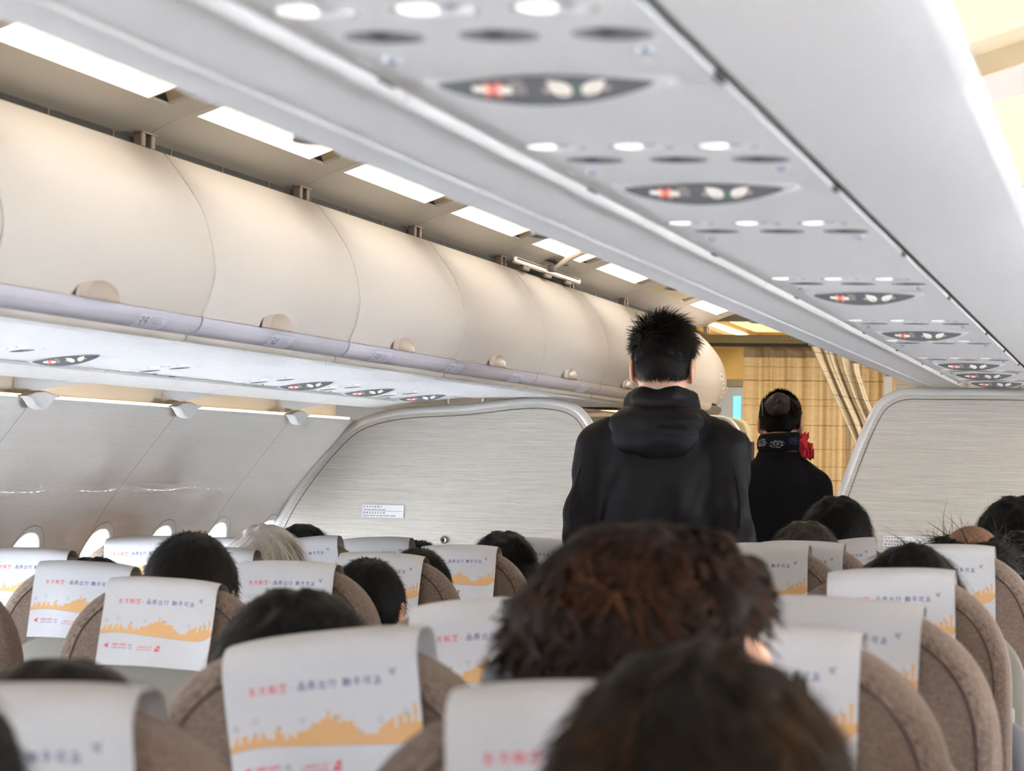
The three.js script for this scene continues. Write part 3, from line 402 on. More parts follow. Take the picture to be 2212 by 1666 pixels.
// ------------------------------------------------------------------ lettering: Chinese characters drawn stroke by stroke on a 100-unit square
const bx4 = (a, b, c, d) => [[a, b], [c, b], [c, d], [a, d], [a, b]];
const HZ = {
  '东': [[[15, 18], [85, 18]], [[45, 5], [22, 48], [80, 48]], [[52, 32], [52, 92], [40, 86]], [[32, 62], [18, 84]], [[70, 62], [86, 82]]],
  '方': [[[48, 4], [54, 16]], [[8, 24], [92, 24]], [[42, 24], [38, 55], [12, 94]], [[40, 48], [76, 48], [72, 88], [58, 84]]],
  '航': [[[26, 4], [20, 16]], [[14, 18], [14, 60], [6, 92]], [[14, 18], [40, 18], [40, 88], [32, 86]], [[4, 50], [48, 50]], [[25, 28], [29, 38]], [[25, 60], [29, 72]], [[70, 6], [74, 16]], [[54, 22], [96, 22]], [[62, 40], [62, 66], [50, 92]], [[62, 40], [82, 40], [82, 84], [94, 86], [94, 72]]],
  '空': [[[48, 2], [52, 12]], [[12, 28], [12, 16], [90, 16], [86, 28]], [[38, 24], [16, 44]], [[60, 24], [84, 42]], [[22, 52], [78, 52]], [[50, 52], [50, 88]], [[8, 90], [92, 90]]],
  '品': [bx4(30, 8, 70, 40), bx4(6, 52, 44, 90), bx4(56, 52, 94, 90)],
  '质': [[[80, 6], [18, 16], [18, 50], [6, 94]], [[18, 32], [92, 32]], [[54, 14], [50, 46]], [[32, 82], [32, 48], [82, 48], [82, 78]], [[57, 56], [54, 74], [30, 94]], [[62, 78], [84, 94]]],
  '出': [[[50, 4], [50, 90]], [[20, 16], [20, 46], [80, 46]], [[80, 16], [80, 46]], [[12, 58], [12, 92], [88, 92]], [[88, 58], [88, 92]]],
  '行': [[[30, 4], [8, 28]], [[32, 30], [6, 56]], [[22, 44], [22, 94]], [[46, 16], [90, 16]], [[40, 40], [96, 40]], [[72, 40], [72, 90], [58, 84]]],
  '触': [[[24, 4], [8, 28]], [[18, 14], [40, 14], [32, 28]], [[12, 28], [12, 66], [4, 94]], [[12, 28], [44, 28], [44, 90], [36, 88]], [[12, 46], [44, 46]], [[12, 64], [44, 64]], [[28, 28], [28, 92]], bx4(56, 24, 92, 52), [[74, 6], [74, 80]], [[52, 82], [92, 80]], [[86, 70], [96, 90]]],
  '手': [[[76, 6], [22, 14]], [[16, 34], [86, 34]], [[6, 56], [94, 56]], [[52, 12], [52, 90], [38, 86]]],
  '可': [[[6, 14], [94, 14]], bx4(18, 36, 54, 68), [[78, 14], [78, 90], [62, 86]]],
  '及': [[[16, 12], [66, 12], [56, 42], [82, 42], [66, 66], [12, 94]], [[34, 12], [30, 50], [8, 92]], [[36, 46], [60, 74], [92, 94]]],
  '中': [bx4(16, 22, 84, 60), [[50, 4], [50, 96]]],
  '国': [bx4(10, 8, 90, 92), [[28, 28], [72, 28]], [[30, 50], [70, 50]], [[24, 74], [76, 74]], [[50, 28], [50, 74]], [[62, 58], [68, 66]]],
  '上': [[[48, 8], [48, 86]], [[48, 44], [80, 44]], [[8, 88], [92, 88]]],
  '海': [[[10, 12], [20, 22]], [[6, 38], [16, 48]], [[8, 92], [22, 66]], [[42, 6], [32, 28]], [[40, 20], [92, 20]], [[44, 36], [36, 78], [90, 78]], [[44, 36], [84, 36], [80, 94], [68, 92]], [[28, 56], [96, 56]], [[58, 42], [62, 50]], [[58, 62], [62, 70]]],
  '公': [[[36, 10], [8, 48]], [[60, 10], [92, 46]], [[46, 48], [22, 84], [76, 80]], [[66, 64], [84, 92]]],
  '司': [[[12, 14], [84, 14], [84, 90], [70, 86]], [[12, 32], [66, 32]], bx4(18, 48, 60, 78)],
  '生': [[[28, 8], [12, 40]], [[24, 28], [86, 28]], [[18, 56], [82, 56]], [[6, 90], [94, 90]], [[50, 4], [50, 90]]],
  '衣': [[[50, 2], [52, 14]], [[8, 24], [92, 24]], [[46, 24], [8, 66]], [[34, 46], [34, 90], [50, 78]], [[84, 36], [58, 52]], [[50, 40], [92, 92]]],
  '在': [[[8, 22], [92, 22]], [[44, 4], [10, 60]], [[26, 44], [26, 94]], [[42, 52], [88, 52]], [[64, 36], [64, 88]], [[36, 90], [94, 90]]],
  '下': [[[6, 12], [94, 12]], [[46, 12], [46, 96]], [[50, 36], [76, 54]]],
  '救': [[[6, 22], [48, 22]], [[28, 4], [28, 88], [18, 84]], [[12, 38], [20, 48]], [[8, 80], [44, 56]], [[40, 8], [46, 16]], [[64, 6], [52, 40]], [[58, 26], [94, 26]], [[84, 28], [48, 94]], [[58, 36], [94, 94]]],
  '座': [[[50, 2], [54, 12]], [[14, 94], [16, 16], [92, 16]], [[40, 26], [26, 54]], [[40, 38], [50, 54]], [[72, 26], [60, 54]], [[72, 38], [86, 54]], [[30, 66], [84, 66]], [[57, 26], [57, 90]], [[20, 92], [94, 92]]],
  '椅': [[[4, 28], [40, 28]], [[22, 4], [22, 96]], [[20, 34], [4, 70]], [[24, 40], [38, 56]], [[66, 4], [48, 36]], [[46, 18], [94, 18]], [[68, 18], [88, 36]], [[42, 46], [98, 46]], bx4(50, 58, 74, 80), [[86, 46], [86, 92], [76, 90]]],
  '就': [[[26, 2], [28, 12]], [[4, 16], [48, 16]], bx4(12, 26, 42, 46), [[27, 46], [27, 92], [18, 88]], [[12, 58], [6, 78]], [[40, 58], [48, 74]], [[50, 34], [96, 34]], [[68, 6], [66, 50], [48, 94]], [[76, 36], [76, 86], [94, 88], [94, 72]], [[82, 12], [90, 24]]],
  '后': [[[84, 6], [20, 16], [20, 50], [6, 94]], [[20, 34], [92, 34]], bx4(34, 54, 82, 90)],
  '系': [[[80, 6], [22, 16]], [[46, 14], [24, 34], [62, 34]], [[70, 26], [22, 58], [80, 54]], [[66, 46], [84, 64]], [[50, 58], [50, 92], [40, 88]], [[30, 70], [14, 88]], [[66, 70], [86, 88]]],
  '好': [[[22, 4], [12, 56], [40, 92]], [[40, 28], [32, 64], [4, 94]], [[4, 30], [44, 30]], [[52, 14], [88, 14], [70, 36]], [[70, 36], [70, 90], [58, 86]], [[46, 52], [98, 52]]],
  '安': [[[48, 2], [52, 12]], [[10, 30], [12, 18], [90, 18], [88, 30]], [[42, 28], [24, 66], [84, 94]], [[72, 46], [56, 76], [12, 94]], [[6, 50], [94, 50]]],
  '全': [[[50, 4], [6, 46]], [[50, 4], [94, 46]], [[28, 48], [72, 48]], [[28, 68], [72, 68]], [[12, 92], [88, 92]], [[50, 48], [50, 92]]],
  '带': [[[6, 20], [94, 20]], [[26, 6], [26, 32]], [[50, 4], [50, 32]], [[74, 6], [74, 32]], [[10, 56], [10, 42], [90, 42], [88, 54]], [[24, 86], [24, 60], [76, 60], [76, 84], [68, 82]], [[50, 48], [50, 96]]],
};
function hanzi(x, str, px, py, size, pitch, color, weight = 0.085, skew = 0) {
  x.strokeStyle = color; x.lineWidth = size * weight; x.lineCap = 'butt'; x.lineJoin = 'miter';
  [...str].forEach((ch, i) => { const st = HZ[ch]; if (!st) return; for (const line of st) { x.beginPath(); line.forEach(([a, b], k) => { const X = px + i * pitch + (a - skew * (b - 50)) * size / 100, Y = py + b * size / 100; k ? x.lineTo(X, Y) : x.moveTo(X, Y); }); x.stroke(); } });
}
// the print of a headrest cover: 1400 units wide, the hanging part 1080 high, below a 320 blank that goes over the top
const coverTex = (() => {
  const c = canv(1400, 1400), x = c.getContext('2d'), O = 320; x.fillStyle = '#d6d6da'; x.fillRect(0, 0, 1400, 1400);
  const r = rng(31); for (let i = 0; i < 9000; i++) { x.fillStyle = r() < 0.5 ? 'rgba(255,255,255,0.35)' : 'rgba(205,207,212,0.30)'; x.fillRect(r() * 1400, r() * 1400, 2 + r() * 9, 1 + r() * 3); }
  const red = '#d8525f', blue = '#5f6494', blue2 = '#6a6fa0';
  hanzi(x, '东方航空', 176, O + 292, 64, 74, red, 0.10); x.fillStyle = '#7c7c92'; x.fillRect(486, O + 322, 11, 11); hanzi(x, '品质出行', 532, O + 292, 64, 74, blue, 0.10); hanzi(x, '触手可及', 856, O + 292, 64, 74, blue, 0.10);
  // little aeroplane
  x.save(); x.translate(1225, O + 262); x.rotate(-0.75); x.fillStyle = '#8f8f98'; x.fillRect(-30, -5, 60, 10); x.beginPath(); x.moveTo(6, 0); x.lineTo(-14, -30); x.lineTo(-24, -30); x.lineTo(-10, 0); x.lineTo(-24, 30); x.lineTo(-14, 30); x.fill(); x.fillRect(-32, -12, 8, 24); x.restore();
  // skyline
  x.fillStyle = '#e0b27c'; x.beginPath(); x.moveTo(0, O + 708); const H = t => 690 + 60 * Math.sin(t * 3.2 + 0.3) * -0.2 + (t > 0.62 && t < 0.76 ? 40 : 0);
  const sk = [[0, 665], [0.02, 640], [0.035, 600], [0.05, 655], [0.065, 610], [0.08, 600], [0.10, 650], [0.115, 620], [0.13, 590], [0.15, 650], [0.17, 600], [0.19, 640], [0.21, 650], [0.24, 600], [0.255, 570], [0.27, 620], [0.29, 660], [0.31, 630], [0.33, 655], [0.35, 620], [0.38, 615], [0.41, 600], [0.43, 575], [0.46, 572], [0.48, 550], [0.50, 545], [0.515, 500], [0.53, 555], [0.55, 530], [0.57, 580], [0.59, 570], [0.61, 585], [0.63, 580], [0.65, 620], [0.67, 660], [0.70, 672], [0.74, 672], [0.77, 640], [0.79, 620], [0.81, 600], [0.83, 590], [0.845, 570], [0.86, 640], [0.875, 560], [0.89, 555], [0.905, 610], [0.92, 540], [0.935, 535], [0.945, 600], [0.955, 600], [0.96, 470], [0.972, 470], [0.976, 600], [0.99, 590], [1, 630]];
  let py = 665; for (const [t, y] of sk) { x.lineTo(t * 1400, O + py); x.lineTo(t * 1400, O + y); py = y; } x.lineTo(1400, O + 640); x.quadraticCurveTo(1330, O + 740, 1180, O + 745); x.quadraticCurveTo(800, O + 742, 420, O + 705); x.quadraticCurveTo(150, O + 680, 0, O + 708); x.fill();
  x.strokeStyle = '#a98a86'; x.lineWidth = 4; x.beginPath(); x.moveTo(0, O + 710); x.quadraticCurveTo(150, O + 682, 420, O + 707); x.quadraticCurveTo(800, O + 744, 1180, O + 747); x.quadraticCurveTo(1330, O + 742, 1400, O + 645); x.stroke();
  x.strokeStyle = '#e0b27c'; x.lineWidth = 5; x.beginPath(); x.arc(245, O + 640, 30, 0, 7); x.moveTo(245, O + 610); x.lineTo(245, O + 670); x.moveTo(215, O + 640); x.lineTo(275, O + 640); x.stroke();
  // outline icons above the skyline
  x.strokeStyle = '#9a9aa2'; x.lineWidth = 4; const ic = [[60, 545], [210, 520], [375, 578], [545, 552], [790, 548], [945, 655], [1105, 582], [1285, 535]];
  ic.forEach(([a, b], i) => { const X = a, Y = O + b; x.beginPath(); if (i === 0) { x.rect(X - 12, Y - 18, 16, 36); x.rect(X + 4, Y - 6, 16, 24); } else if (i === 1) { x.moveTo(X - 18, Y + 18); x.lineTo(X - 18, Y - 8); x.lineTo(X, Y - 22); x.lineTo(X + 18, Y - 8); x.lineTo(X + 18, Y + 18); x.closePath(); } else if (i === 2) { x.arc(X - 8, Y, 12, 0, 3.1); x.moveTo(X + 4, Y - 16); x.lineTo(X + 4, Y + 16); x.lineTo(X + 18, Y - 10); } else if (i === 3) { x.moveTo(X, Y + 18); x.lineTo(X - 18, Y - 4); x.arc(X - 9, Y - 8, 10, 3, 6); x.arc(X + 9, Y - 8, 10, 3.3, 6.3); x.closePath(); } else if (i === 4) { x.rect(X - 24, Y - 12, 8, 24); x.rect(X + 16, Y - 12, 8, 24); x.moveTo(X - 12, Y); x.lineTo(X + 12, Y); } else if (i === 5) { x.ellipse(X, Y, 16, 13, 0, 0, 7); x.moveTo(X + 14, Y); x.lineTo(X + 24, Y - 6); } else if (i === 6) { x.moveTo(X - 16, Y + 20); x.lineTo(X - 10, Y - 20); x.lineTo(X + 14, Y - 20); x.lineTo(X + 14, Y + 20); x.closePath(); } else { x.moveTo(X - 16, Y + 18); x.lineTo(X, Y - 22); x.lineTo(X + 16, Y + 18); x.closePath(); } x.stroke(); });
  // airline marks
  x.fillStyle = red; x.beginPath(); x.moveTo(72, O + 856); x.quadraticCurveTo(96, O + 822, 148, O + 818); x.quadraticCurveTo(118, O + 836, 112, O + 852); x.quadraticCurveTo(124, O + 842, 144, O + 840); x.quadraticCurveTo(112, O + 862, 118, O + 880); x.quadraticCurveTo(104, O + 866, 92, O + 862); x.fill(); x.fillStyle = blue2; x.beginPath(); x.moveTo(100, O + 862); x.quadraticCurveTo(120, O + 872, 140, O + 872); x.quadraticCurveTo(116, O + 884, 100, O + 862); x.fill();
  hanzi(x, '中国东方航空', 166, O + 822, 30, 31, red, 0.14); x.fillStyle = blue2; x.font = 'bold 24px sans-serif'; x.fillText('CHINA EASTERN', 166, O + 884, 186);
  x.strokeStyle = blue2; x.lineWidth = 5; x.beginPath(); x.arc(404, O + 858, 27, 0.4, 5.6); x.stroke(); x.beginPath(); x.moveTo(388, O + 846); x.quadraticCurveTo(410, O + 838, 418, O + 850); x.quadraticCurveTo(400, O + 866, 404, O + 878); x.stroke();
  hanzi(x, '上海航空公司', 486, O + 842, 28, 33, '#cf5b66', 0.11); x.fillStyle = '#cf5b66'; x.font = 'bold 22px sans-serif'; x.fillText('SHANGHAI AIRLINES', 486, O + 898, 190);
  x.fillStyle = red; x.beginPath(); x.moveTo(706, O + 898); x.lineTo(748, O + 836); x.lineTo(780, O + 832); x.lineTo(770, O + 900); x.fill(); x.fillStyle = '#f6e4e6'; x.beginPath(); x.arc(752, O + 868, 9, 0, 7); x.fill();
  return canvTex(c);
})();
M.cover = mat(lin(1, 1, 1), 0.8, { transmission: 0.0 }); M.cover.map = coverTex;

// ------------------------------------------------------------------ seats
const seatOutline = (inset = 0, bottom = -0.66) => { const a = 0.2 - inset, pts = [], n = 36, e = 2.4; for (let i = 0; i <= n; i++) { const t = Math.PI * i / n, c = Math.cos(t), s = Math.sin(t), k = Math.pow(Math.pow(Math.abs(c), e) + Math.pow(Math.abs(s), e), -1 / e); pts.push([a * k * c, -0.2 + a * k * s]); } return [[0.206 - inset, bottom + inset], ...pts, [-0.206 + inset, bottom + inset]]; };
const seatBackG = (() => { const s = new THREE.Shape(seatOutline().map(p => new THREE.Vector2(...p))); const g = new THREE.ExtrudeGeometry(s, { depth: 0.042, bevelEnabled: true, bevelSize: 0.026, bevelThickness: 0.024, bevelSegments: 6, bevelOffset: -0.026, curveSegments: 12 }); g.translate(0, 0, -0.066); return toCreasedNormals(g, 0.9); })();
const pipingG = tube(seatOutline(0.027).map(p => [p[0], p[1], 0.0002]), 0.0014, 90, 5);
const shellG = (() => { const s = new THREE.Shape(); s.moveTo(-0.168, -0.66); s.lineTo(-0.172, -0.27); s.quadraticCurveTo(-0.165, -0.190, -0.10, -0.160); s.quadraticCurveTo(0, -0.125, 0.10, -0.160); s.quadraticCurveTo(0.165, -0.190, 0.172, -0.27); s.lineTo(0.168, -0.66); const g = new THREE.ExtrudeGeometry(s, { depth: 0.01, bevelEnabled: true, bevelSize: 0.008, bevelThickness: 0.008, bevelSegments: 4, bevelOffset: -0.008, curveSegments: 10 }); g.translate(0, 0, -0.006); return toCreasedNormals(g, 0.8); })();
const trayG = rbox(0.30, 0.22, 0.016, 0.007, 0, -0.42, 0.021), latchG = rbox(0.045, 0.014, 0.012, 0.004, 0, -0.295, 0.022), cushG = rbox(0.39, 0.11, 0.44, 0.04, 0, 0.42, -0.30, 4), armG = rbox(0.034, 0.045, 0.34, 0.015, 0, 0.60, -0.26), armPost = rbox(0.03, 0.22, 0.05, 0.01, 0, 0.49, -0.12), legG = rbox(0.04, 0.36, 0.05, 0.01, 0, 0.18, 0), barG = rbox(0.38, 0.04, 0.05, 0.01, 0, 0.355, -0.3);
// headrest cover: over the top and down the back
const coverPath = [[-0.075, -0.074], [-0.03, -0.073], [-0.006, -0.064], [0.0025, -0.045], [0.003, -0.030], [0.001, -0.014], [-0.008, -0.002], [-0.02, 0.0035], [-0.05, 0.0045], [-0.10, 0.006], [-0.165, 0.008]];
const cpL = [0]; for (let i = 1; i < coverPath.length; i++) cpL.push(cpL[i - 1] + Math.hypot(coverPath[i][0] - coverPath[i - 1][0], coverPath[i][1] - coverPath[i - 1][1]));
const cpC = new THREE.CatmullRomCurve3(coverPath.map(p => new THREE.Vector3(0, p[0], p[1])), false, 'centripetal'); cpC.arcLengthDivisions = 400;
const coverGeo = (seed, flare) => gridGeo(24, 44, (u, v) => { const p = cpC.getPointAt(v), X = (u - 0.5) * 2, drop = smooth(0.05, 0.3, v), hang = smooth(0.45, 1, v); const sag = -0.006 * Math.pow(Math.abs(X), 3); const tot = cpC.getLength(), y0 = p.y; const vv = 1 - clamp((-p.y + 0.003) / 0.168) * 1080 / 1400 - 0 ; const tv = v < 0.42 ? 1 - 0.2 * v : 1080 / 1400 * (1 - clamp((0.003 - p.y) / 0.168)); return [X * 0.105 + 0.002 * noise(seed, v * 3), p.y + sag * (1 - hang * 0.6), p.z + hang * (0.004 * noise(X * 1.6 + seed, v * 4, seed) + flare * Math.max(0, X) * X * 0.022 * hang + 0.0015 * Math.sin(X * 5 + seed)), u, tv]; });
const coverVariants = [coverGeo(1.3, 0.2), coverGeo(4.7, 0.9), coverGeo(9.1, -0.2), coverGeo(12.9, 0.6)];
const protoSeat = (() => {
  const g = new THREE.Group(); g.name = 'proto';
  return g;
})();
const COLS = { D: 'left column of the centre block', E: 'middle column of the centre block', C: 'aisle column of the left block', B: 'middle column of the left block', A: 'window column of the left block', F: 'right column of the centre block' };
const place = ['nearest', 'second nearest', 'third nearest', 'fourth nearest', 'fifth nearest', 'sixth nearest', 'seventh nearest', 'farthest'];
const SEATS = { D: [[-0.672, 1.875, 1.128, 0.0, 0.05], [-0.691, 2.748, 1.115, -0.06, 0.13], [-0.735, 3.684, 1.11, 0, 0.09], [-0.69, 4.50, 1.10, 0, 0], [-0.69, 5.35, 1.10, 0, 0], [-0.685, 6.202, 1.126, 0, 0.02], [-0.685, 6.98, 1.112, 0, 0], [-0.682, 7.789, 1.096, 0.05, 0.16]],
  E: [[-0.24, 1.90, 1.143, 0, 0.03], [-0.248, 2.847, 1.134, 0.04, 0], [-0.227, 3.413, 1.14, 0.08, -0.03], [-0.266, 4.627, 1.132, 0.0, 0.04], [-0.247, 5.602, 1.148, 0.0, 0.03], [-0.247, 6.45, 1.09, 0, 0], [-0.247, 7.2, 1.085, 0, 0], [-0.247, 7.95, 1.08, 0, 0]],
  C: [[-1.573, 4.744, 1.082, 0.22, -0.03], [-1.60, 5.58, 1.085, 0.15, 0], [-1.623, 6.416, 1.081, 0.28, -0.02], [-1.629, 7.211, 1.079, 0.22, 0.02], [-1.573, 7.822, 1.083, 0.1, 0]],
  B: [[-2.05, 4.72, 1.082, 0.1, 0], [-2.012, 5.484, 1.077, 0.18, -0.03], [-2.05, 6.42, 1.082, 0.15, 0], [-2.071, 7.21, 1.086, 0.15, 0.13], [-2.05, 7.9, 1.072, 0.1, 0.05]],
  A: [[-2.49, 6.33, 1.071, 0.1, 0], [-2.49, 7.12, 1.082, 0.1, 0.04], [-2.49, 7.9, 1.06, 0.1, 0]],
  F: [[0.21, 1.95, 1.08, 0, 0], [0.21, 2.75, 1.08, 0, 0], [0.21, 3.55, 1.08, 0, 0], [0.21, 4.4, 1.08, 0, 0]] };
let seatN = 0;
for (const col of Object.keys(SEATS)) SEATS[col].forEach(([x, z, y, tilt, roll], i) => {
  const where = `${COLS[col]}, ${place[i === SEATS[col].length - 1 && col !== 'F' ? 7 : i]}`;
  const s = thing('aircraft_seat', `brown woven fabric aircraft seat, ${where}`, 'seat', [x, FLOOR, -z], 'brown passenger seats');
  const top = y - 0.003 - FLOOR;
  const put = (n, g, m, par = s, lab) => { const q = part(n, g, m, par, lab); return q; };
  const bk = put('backrest', seatBackG, M.fabric); bk.position.set(0, top, 0); bk.rotation.x = -tilt * 0.5; put('piping', pipingG, M.piping, bk, 'dark seam line round the back');
  const sh = put('back_shell', shellG, M.shell, s, 'grey plastic back shell'); sh.position.set(0, top, 0); sh.rotation.x = -tilt * 0.5; put('tray_table', trayG, M.shell, sh); put('tray_latch', latchG, M.arm, sh);
  put('cushion', cushG, M.cushion); for (const d of [-0.2, 0.2]) { const a = put('armrest', armG, M.arm); a.position.x = d; const p = put('armrest_post', armPost, M.arm); p.position.x = d; }
  for (const [lx, lz] of [[-0.15, -0.15], [0.15, -0.15], [-0.15, -0.45], [0.15, -0.45]]) { const l = put('leg', legG, M.seatMetal); l.position.set(lx, 0, lz); } put('crossbar', barG, M.seatMetal);
  if (col === 'F') return;
  const c = solo('headrest_cover', coverVariants[seatN++ % 4], M.cover, `white printed headrest cover on the seat of the ${where}`, 'headrest cover', [x, y + 0.001, -z], 'white headrest covers'); c.rotation.set(-tilt, 0, roll);
});
for (const o of scene.children) if (/headrest_cover/.test(o.name)) { const n = o.userData.label.split(' ').length; if (n > 16) o.userData.label = o.userData.label.replace('white printed headrest cover on the seat of the', 'white headrest cover,'); }
// ------------------------------------------------------------------ partitions ahead of the seats
const ZP = -9.2;
function partition(name, label, pts, z, posts, postTop, trimR = 0.011) {
  const O = [(pts[0][0] + pts[pts.length - 1][0]) / 2, FLOOR, z], g = thing(name, label, 'partition', O);
  const sm = smoothPts(pts, 120).map(p => [p[0] - O[0], p[1] - O[1]]); const s = new THREE.Shape(sm.map(p => new THREE.Vector2(...p)));
  const pg = new THREE.ExtrudeGeometry(s, { depth: 0.026, bevelEnabled: false }); pg.translate(0, 0, -0.026); part('panel', pg, M.linen, g);
  part('edge_trim', tube(sm.map(p => [p[0], p[1], -0.013]), trimR * 1.45, 200, 10), M.trim, g, 'pale metal edge trim');
  part('inner_bead', tube(sm.map(p => [p[0], p[1], 0.0]).map((p, i, a) => { const q = a[Math.min(a.length - 1, i + 1)], r = a[Math.max(0, i - 1)], dx = q[0] - r[0], dy = q[1] - r[1], l = Math.hypot(dx, dy) || 1; return [p[0] + dy / l * 0.024 * (pts.flip ? -1 : 1), p[1] - dx / l * 0.024 * (pts.flip ? -1 : 1), 0.0005]; }), 0.0016, 200, 5), M.grey, g, 'thin grey bead inside the trim');
  for (const x of posts) { const c = new THREE.CylinderGeometry(0.007, 0.007, postTop[1] - postTop[0], 16); c.translate(0, (postTop[0] + postTop[1]) / 2 - O[1], -0.013); const p = part('mounting_post', c, M.rod, g, 'short chrome mounting post'); p.position.x = x - O[0]; }
  return g;
}
const lp = [[-1.545, FLOOR + 0.01], [-1.565, 0.9], [-1.605, 1.25], [-1.638, 1.367], [-1.703, 1.475], [-1.816, 1.508], [-2.105, 1.482], [-2.317, 1.466], [-2.42, 1.444], [-2.497, 1.408], [-2.594, 1.311], [-2.675, 1.206], [-2.735, 1.108], [-2.768, 1.028], [-2.79, 0.85], [-2.79, 0.5], [-2.73, 0.2], [-2.67, FLOOR + 0.01]];
lp.flip = true;
partition('partition', 'beige linen-textured partition on the left with rounded top and pale metal edge', lp, ZP, [-2.163, -2.041], [1.475, 1.531]);
const half = [[-0.93, FLOOR + 0.01], [-0.90, 0.8], [-0.868, 1.02], [-0.839, 1.127], [-0.817, 1.204], [-0.766, 1.35], [-0.722, 1.458], [-0.685, 1.518], [-0.625, 1.551], [-0.50, 1.556]];
partition('partition', 'beige linen-textured centre partition with curved left end at the right of the picture', half.concat([...half].reverse().map(p => [SYM - p[0], p[1]])), ZP, [-0.321, -0.235], [1.552, 1.582]);
const rp = lp.map(p => [SYM - p[0], p[1]]); partition('partition', 'beige linen-textured partition on the right, outside the picture', rp, ZP, [SYM + 2.163, SYM + 2.041], [1.475, 1.531]);
const part2 = [[-1.465, FLOOR + 0.01], [-1.47, 1.2], [-1.479, 1.316], [-1.484, 1.394], [-1.501, 1.452], [-1.54, 1.494], [-1.594, 1.503], [-1.75, 1.50], [-2.1, 1.49], [-2.3, 1.48], [-2.35, FLOOR + 0.01]]; part2.flip = true;
partition('partition', 'small pale partition with rounded corner behind the standing man, below the bin nose', part2, -11.6, [], [0, 0], 0.008);
// placards and a coat hook on the partitions
const placTex = (() => { const c = canv(900, 280), x = c.getContext('2d'); x.fillStyle = '#f7f7f7'; x.fillRect(0, 0, 900, 280); x.strokeStyle = '#a9a9ad'; x.lineWidth = 6; x.strokeRect(3, 3, 894, 274);
  hanzi(x, '救生衣在座椅下', 32, 28, 42, 60, '#2a2a2a', 0.1); x.fillStyle = '#2a2a2a'; x.font = 'bold 40px sans-serif'; x.fillText('Life vest under your seat', 32, 122); x.fillRect(32, 138, 836, 5); hanzi(x, '就座后系好安全带', 32, 158, 42, 60, '#2a2a2a', 0.1); x.fillText('Please fasten seat belt while seated', 32, 248); x.font = '16px sans-serif'; x.fillText('D2527-001-00', 32, 270); return canvTex(c); })();
M.plac = mat(lin(1, 1, 1), 0.45); M.plac.map = placTex;
for (const [x, y, l] of [[-2.38, 1.125, 'white life vest and seat belt placard on the left partition'], [-0.60, 1.060, 'white life vest and seat belt placard on the centre partition']]) {
  const g = thing('placard', l, 'sign', [x, y, ZP + 0.0015]); part('plate', rbox(0.150, 0.0465, 0.002, 0.0009), M.white, g); const f = new THREE.PlaneGeometry(0.148, 0.0455); f.translate(0, 0, 0.0014); part('print', f, M.plac, g, 'black safety lettering in Chinese and English'); }
{ const g = thing('coat_hook', 'small round chrome coat hook on the left partition', 'hook', [-2.164, 1.031, ZP]); const d = new THREE.LatheGeometry([[0.0001, 0.006], [0.004, 0.007], [0.008, 0.012], [0.0115, 0.010], [0.013, 0.004], [0.0135, 0]].map(p => new THREE.Vector2(...p)), 24); d.rotateX(Math.PI / 2); part('rim', d, M.metal, g); const q = new THREE.SphereGeometry(0.0045, 12, 8); q.translate(0, 0, 0.009); part('socket', q, M.black, g); }
// ------------------------------------------------------------------ forward end: header, curtains, galley glimpses
M.header = mat(srgb(150, 140, 112), 0.5);
{ const g = thing('curtain_header', 'olive grey curtain rail header across the left aisle', 'curtain rail', [-1.5, 1.895, -13.22]); part('beam', box(-0.55, 0.6, -0.003, 0.036, -0.02, 0.02), M.header, g); part('track', box(-0.55, 0.6, -0.02, -0.003, -0.012, 0.012), M.slot, g);
  const c = canv(512, 96), x = c.getContext('2d'); x.fillStyle = '#a79c80'; x.fillRect(0, 0, 512, 96); x.strokeStyle = '#6c6350'; x.lineWidth = 3; x.strokeRect(4, 4, 504, 88); hanzi(x, '救生衣在座椅下', 18, 12, 34, 62, '#5a5242', 0.1); x.fillStyle = '#5a5242'; x.font = 'bold 28px sans-serif'; x.fillText('CURTAIN MUST BE OPEN', 18, 80, 470); const m = mat(lin(1, 1, 1), 0.6); m.map = canvTex(c); const f = new THREE.PlaneGeometry(0.17, 0.03); f.translate(0.05, 0.017, 0.0205); part('lettering', f, m, g, 'small dark lettering'); }
const checkTex = (() => { const c = canv(512, 512), x = c.getContext('2d'); x.fillStyle = '#ddd0b8'; x.fillRect(0, 0, 512, 512); const r = rng(5);
  for (let i = 0; i < 5000; i++) { x.fillStyle = r() < 0.5 ? 'rgba(255,240,205,0.16)' : 'rgba(120,92,50,0.13)'; x.fillRect(r() * 512, r() * 512, 10 + r() * 50, 1); }
  for (const y of [40, 130, 200, 296, 330, 430]) { x.fillStyle = y === 200 || y === 430 ? 'rgba(84,58,28,0.75)' : 'rgba(96,66,32,0.5)'; x.fillRect(0, y, 512, y === 200 ? 4 : 3); }
  for (const y of [60, 70, 150, 160, 240, 250, 360, 372, 470, 480]) { x.fillStyle = 'rgba(255,238,200,0.22)'; x.fillRect(0, y, 512, 3); }
  for (const X of [30, 170, 250, 330, 455]) { x.fillStyle = 'rgba(90,62,30,0.35)'; x.fillRect(X, 0, 3, 512); } x.fillStyle = 'rgba(240,228,205,0.45)'; x.fillRect(185, 0, 34, 512); x.fillRect(385, 0, 20, 512); return canvTex(c); })(); checkTex.wrapS = checkTex.wrapT = THREE.RepeatWrapping;
M.curtain = mat(lin(1, 1, 1), 1, { side: THREE.DoubleSide, transmission: 0.25, thickness: 0 }); M.curtain.map = rep(checkTex, 2.6, 2.1); M.heading = mat(srgb(176, 164, 142), 0.9, { side: THREE.DoubleSide });
const pleat = (s, n, a) => a * (Math.sin(s * n) + 0.35 * Math.sin(s * n * 2.3 + 1));
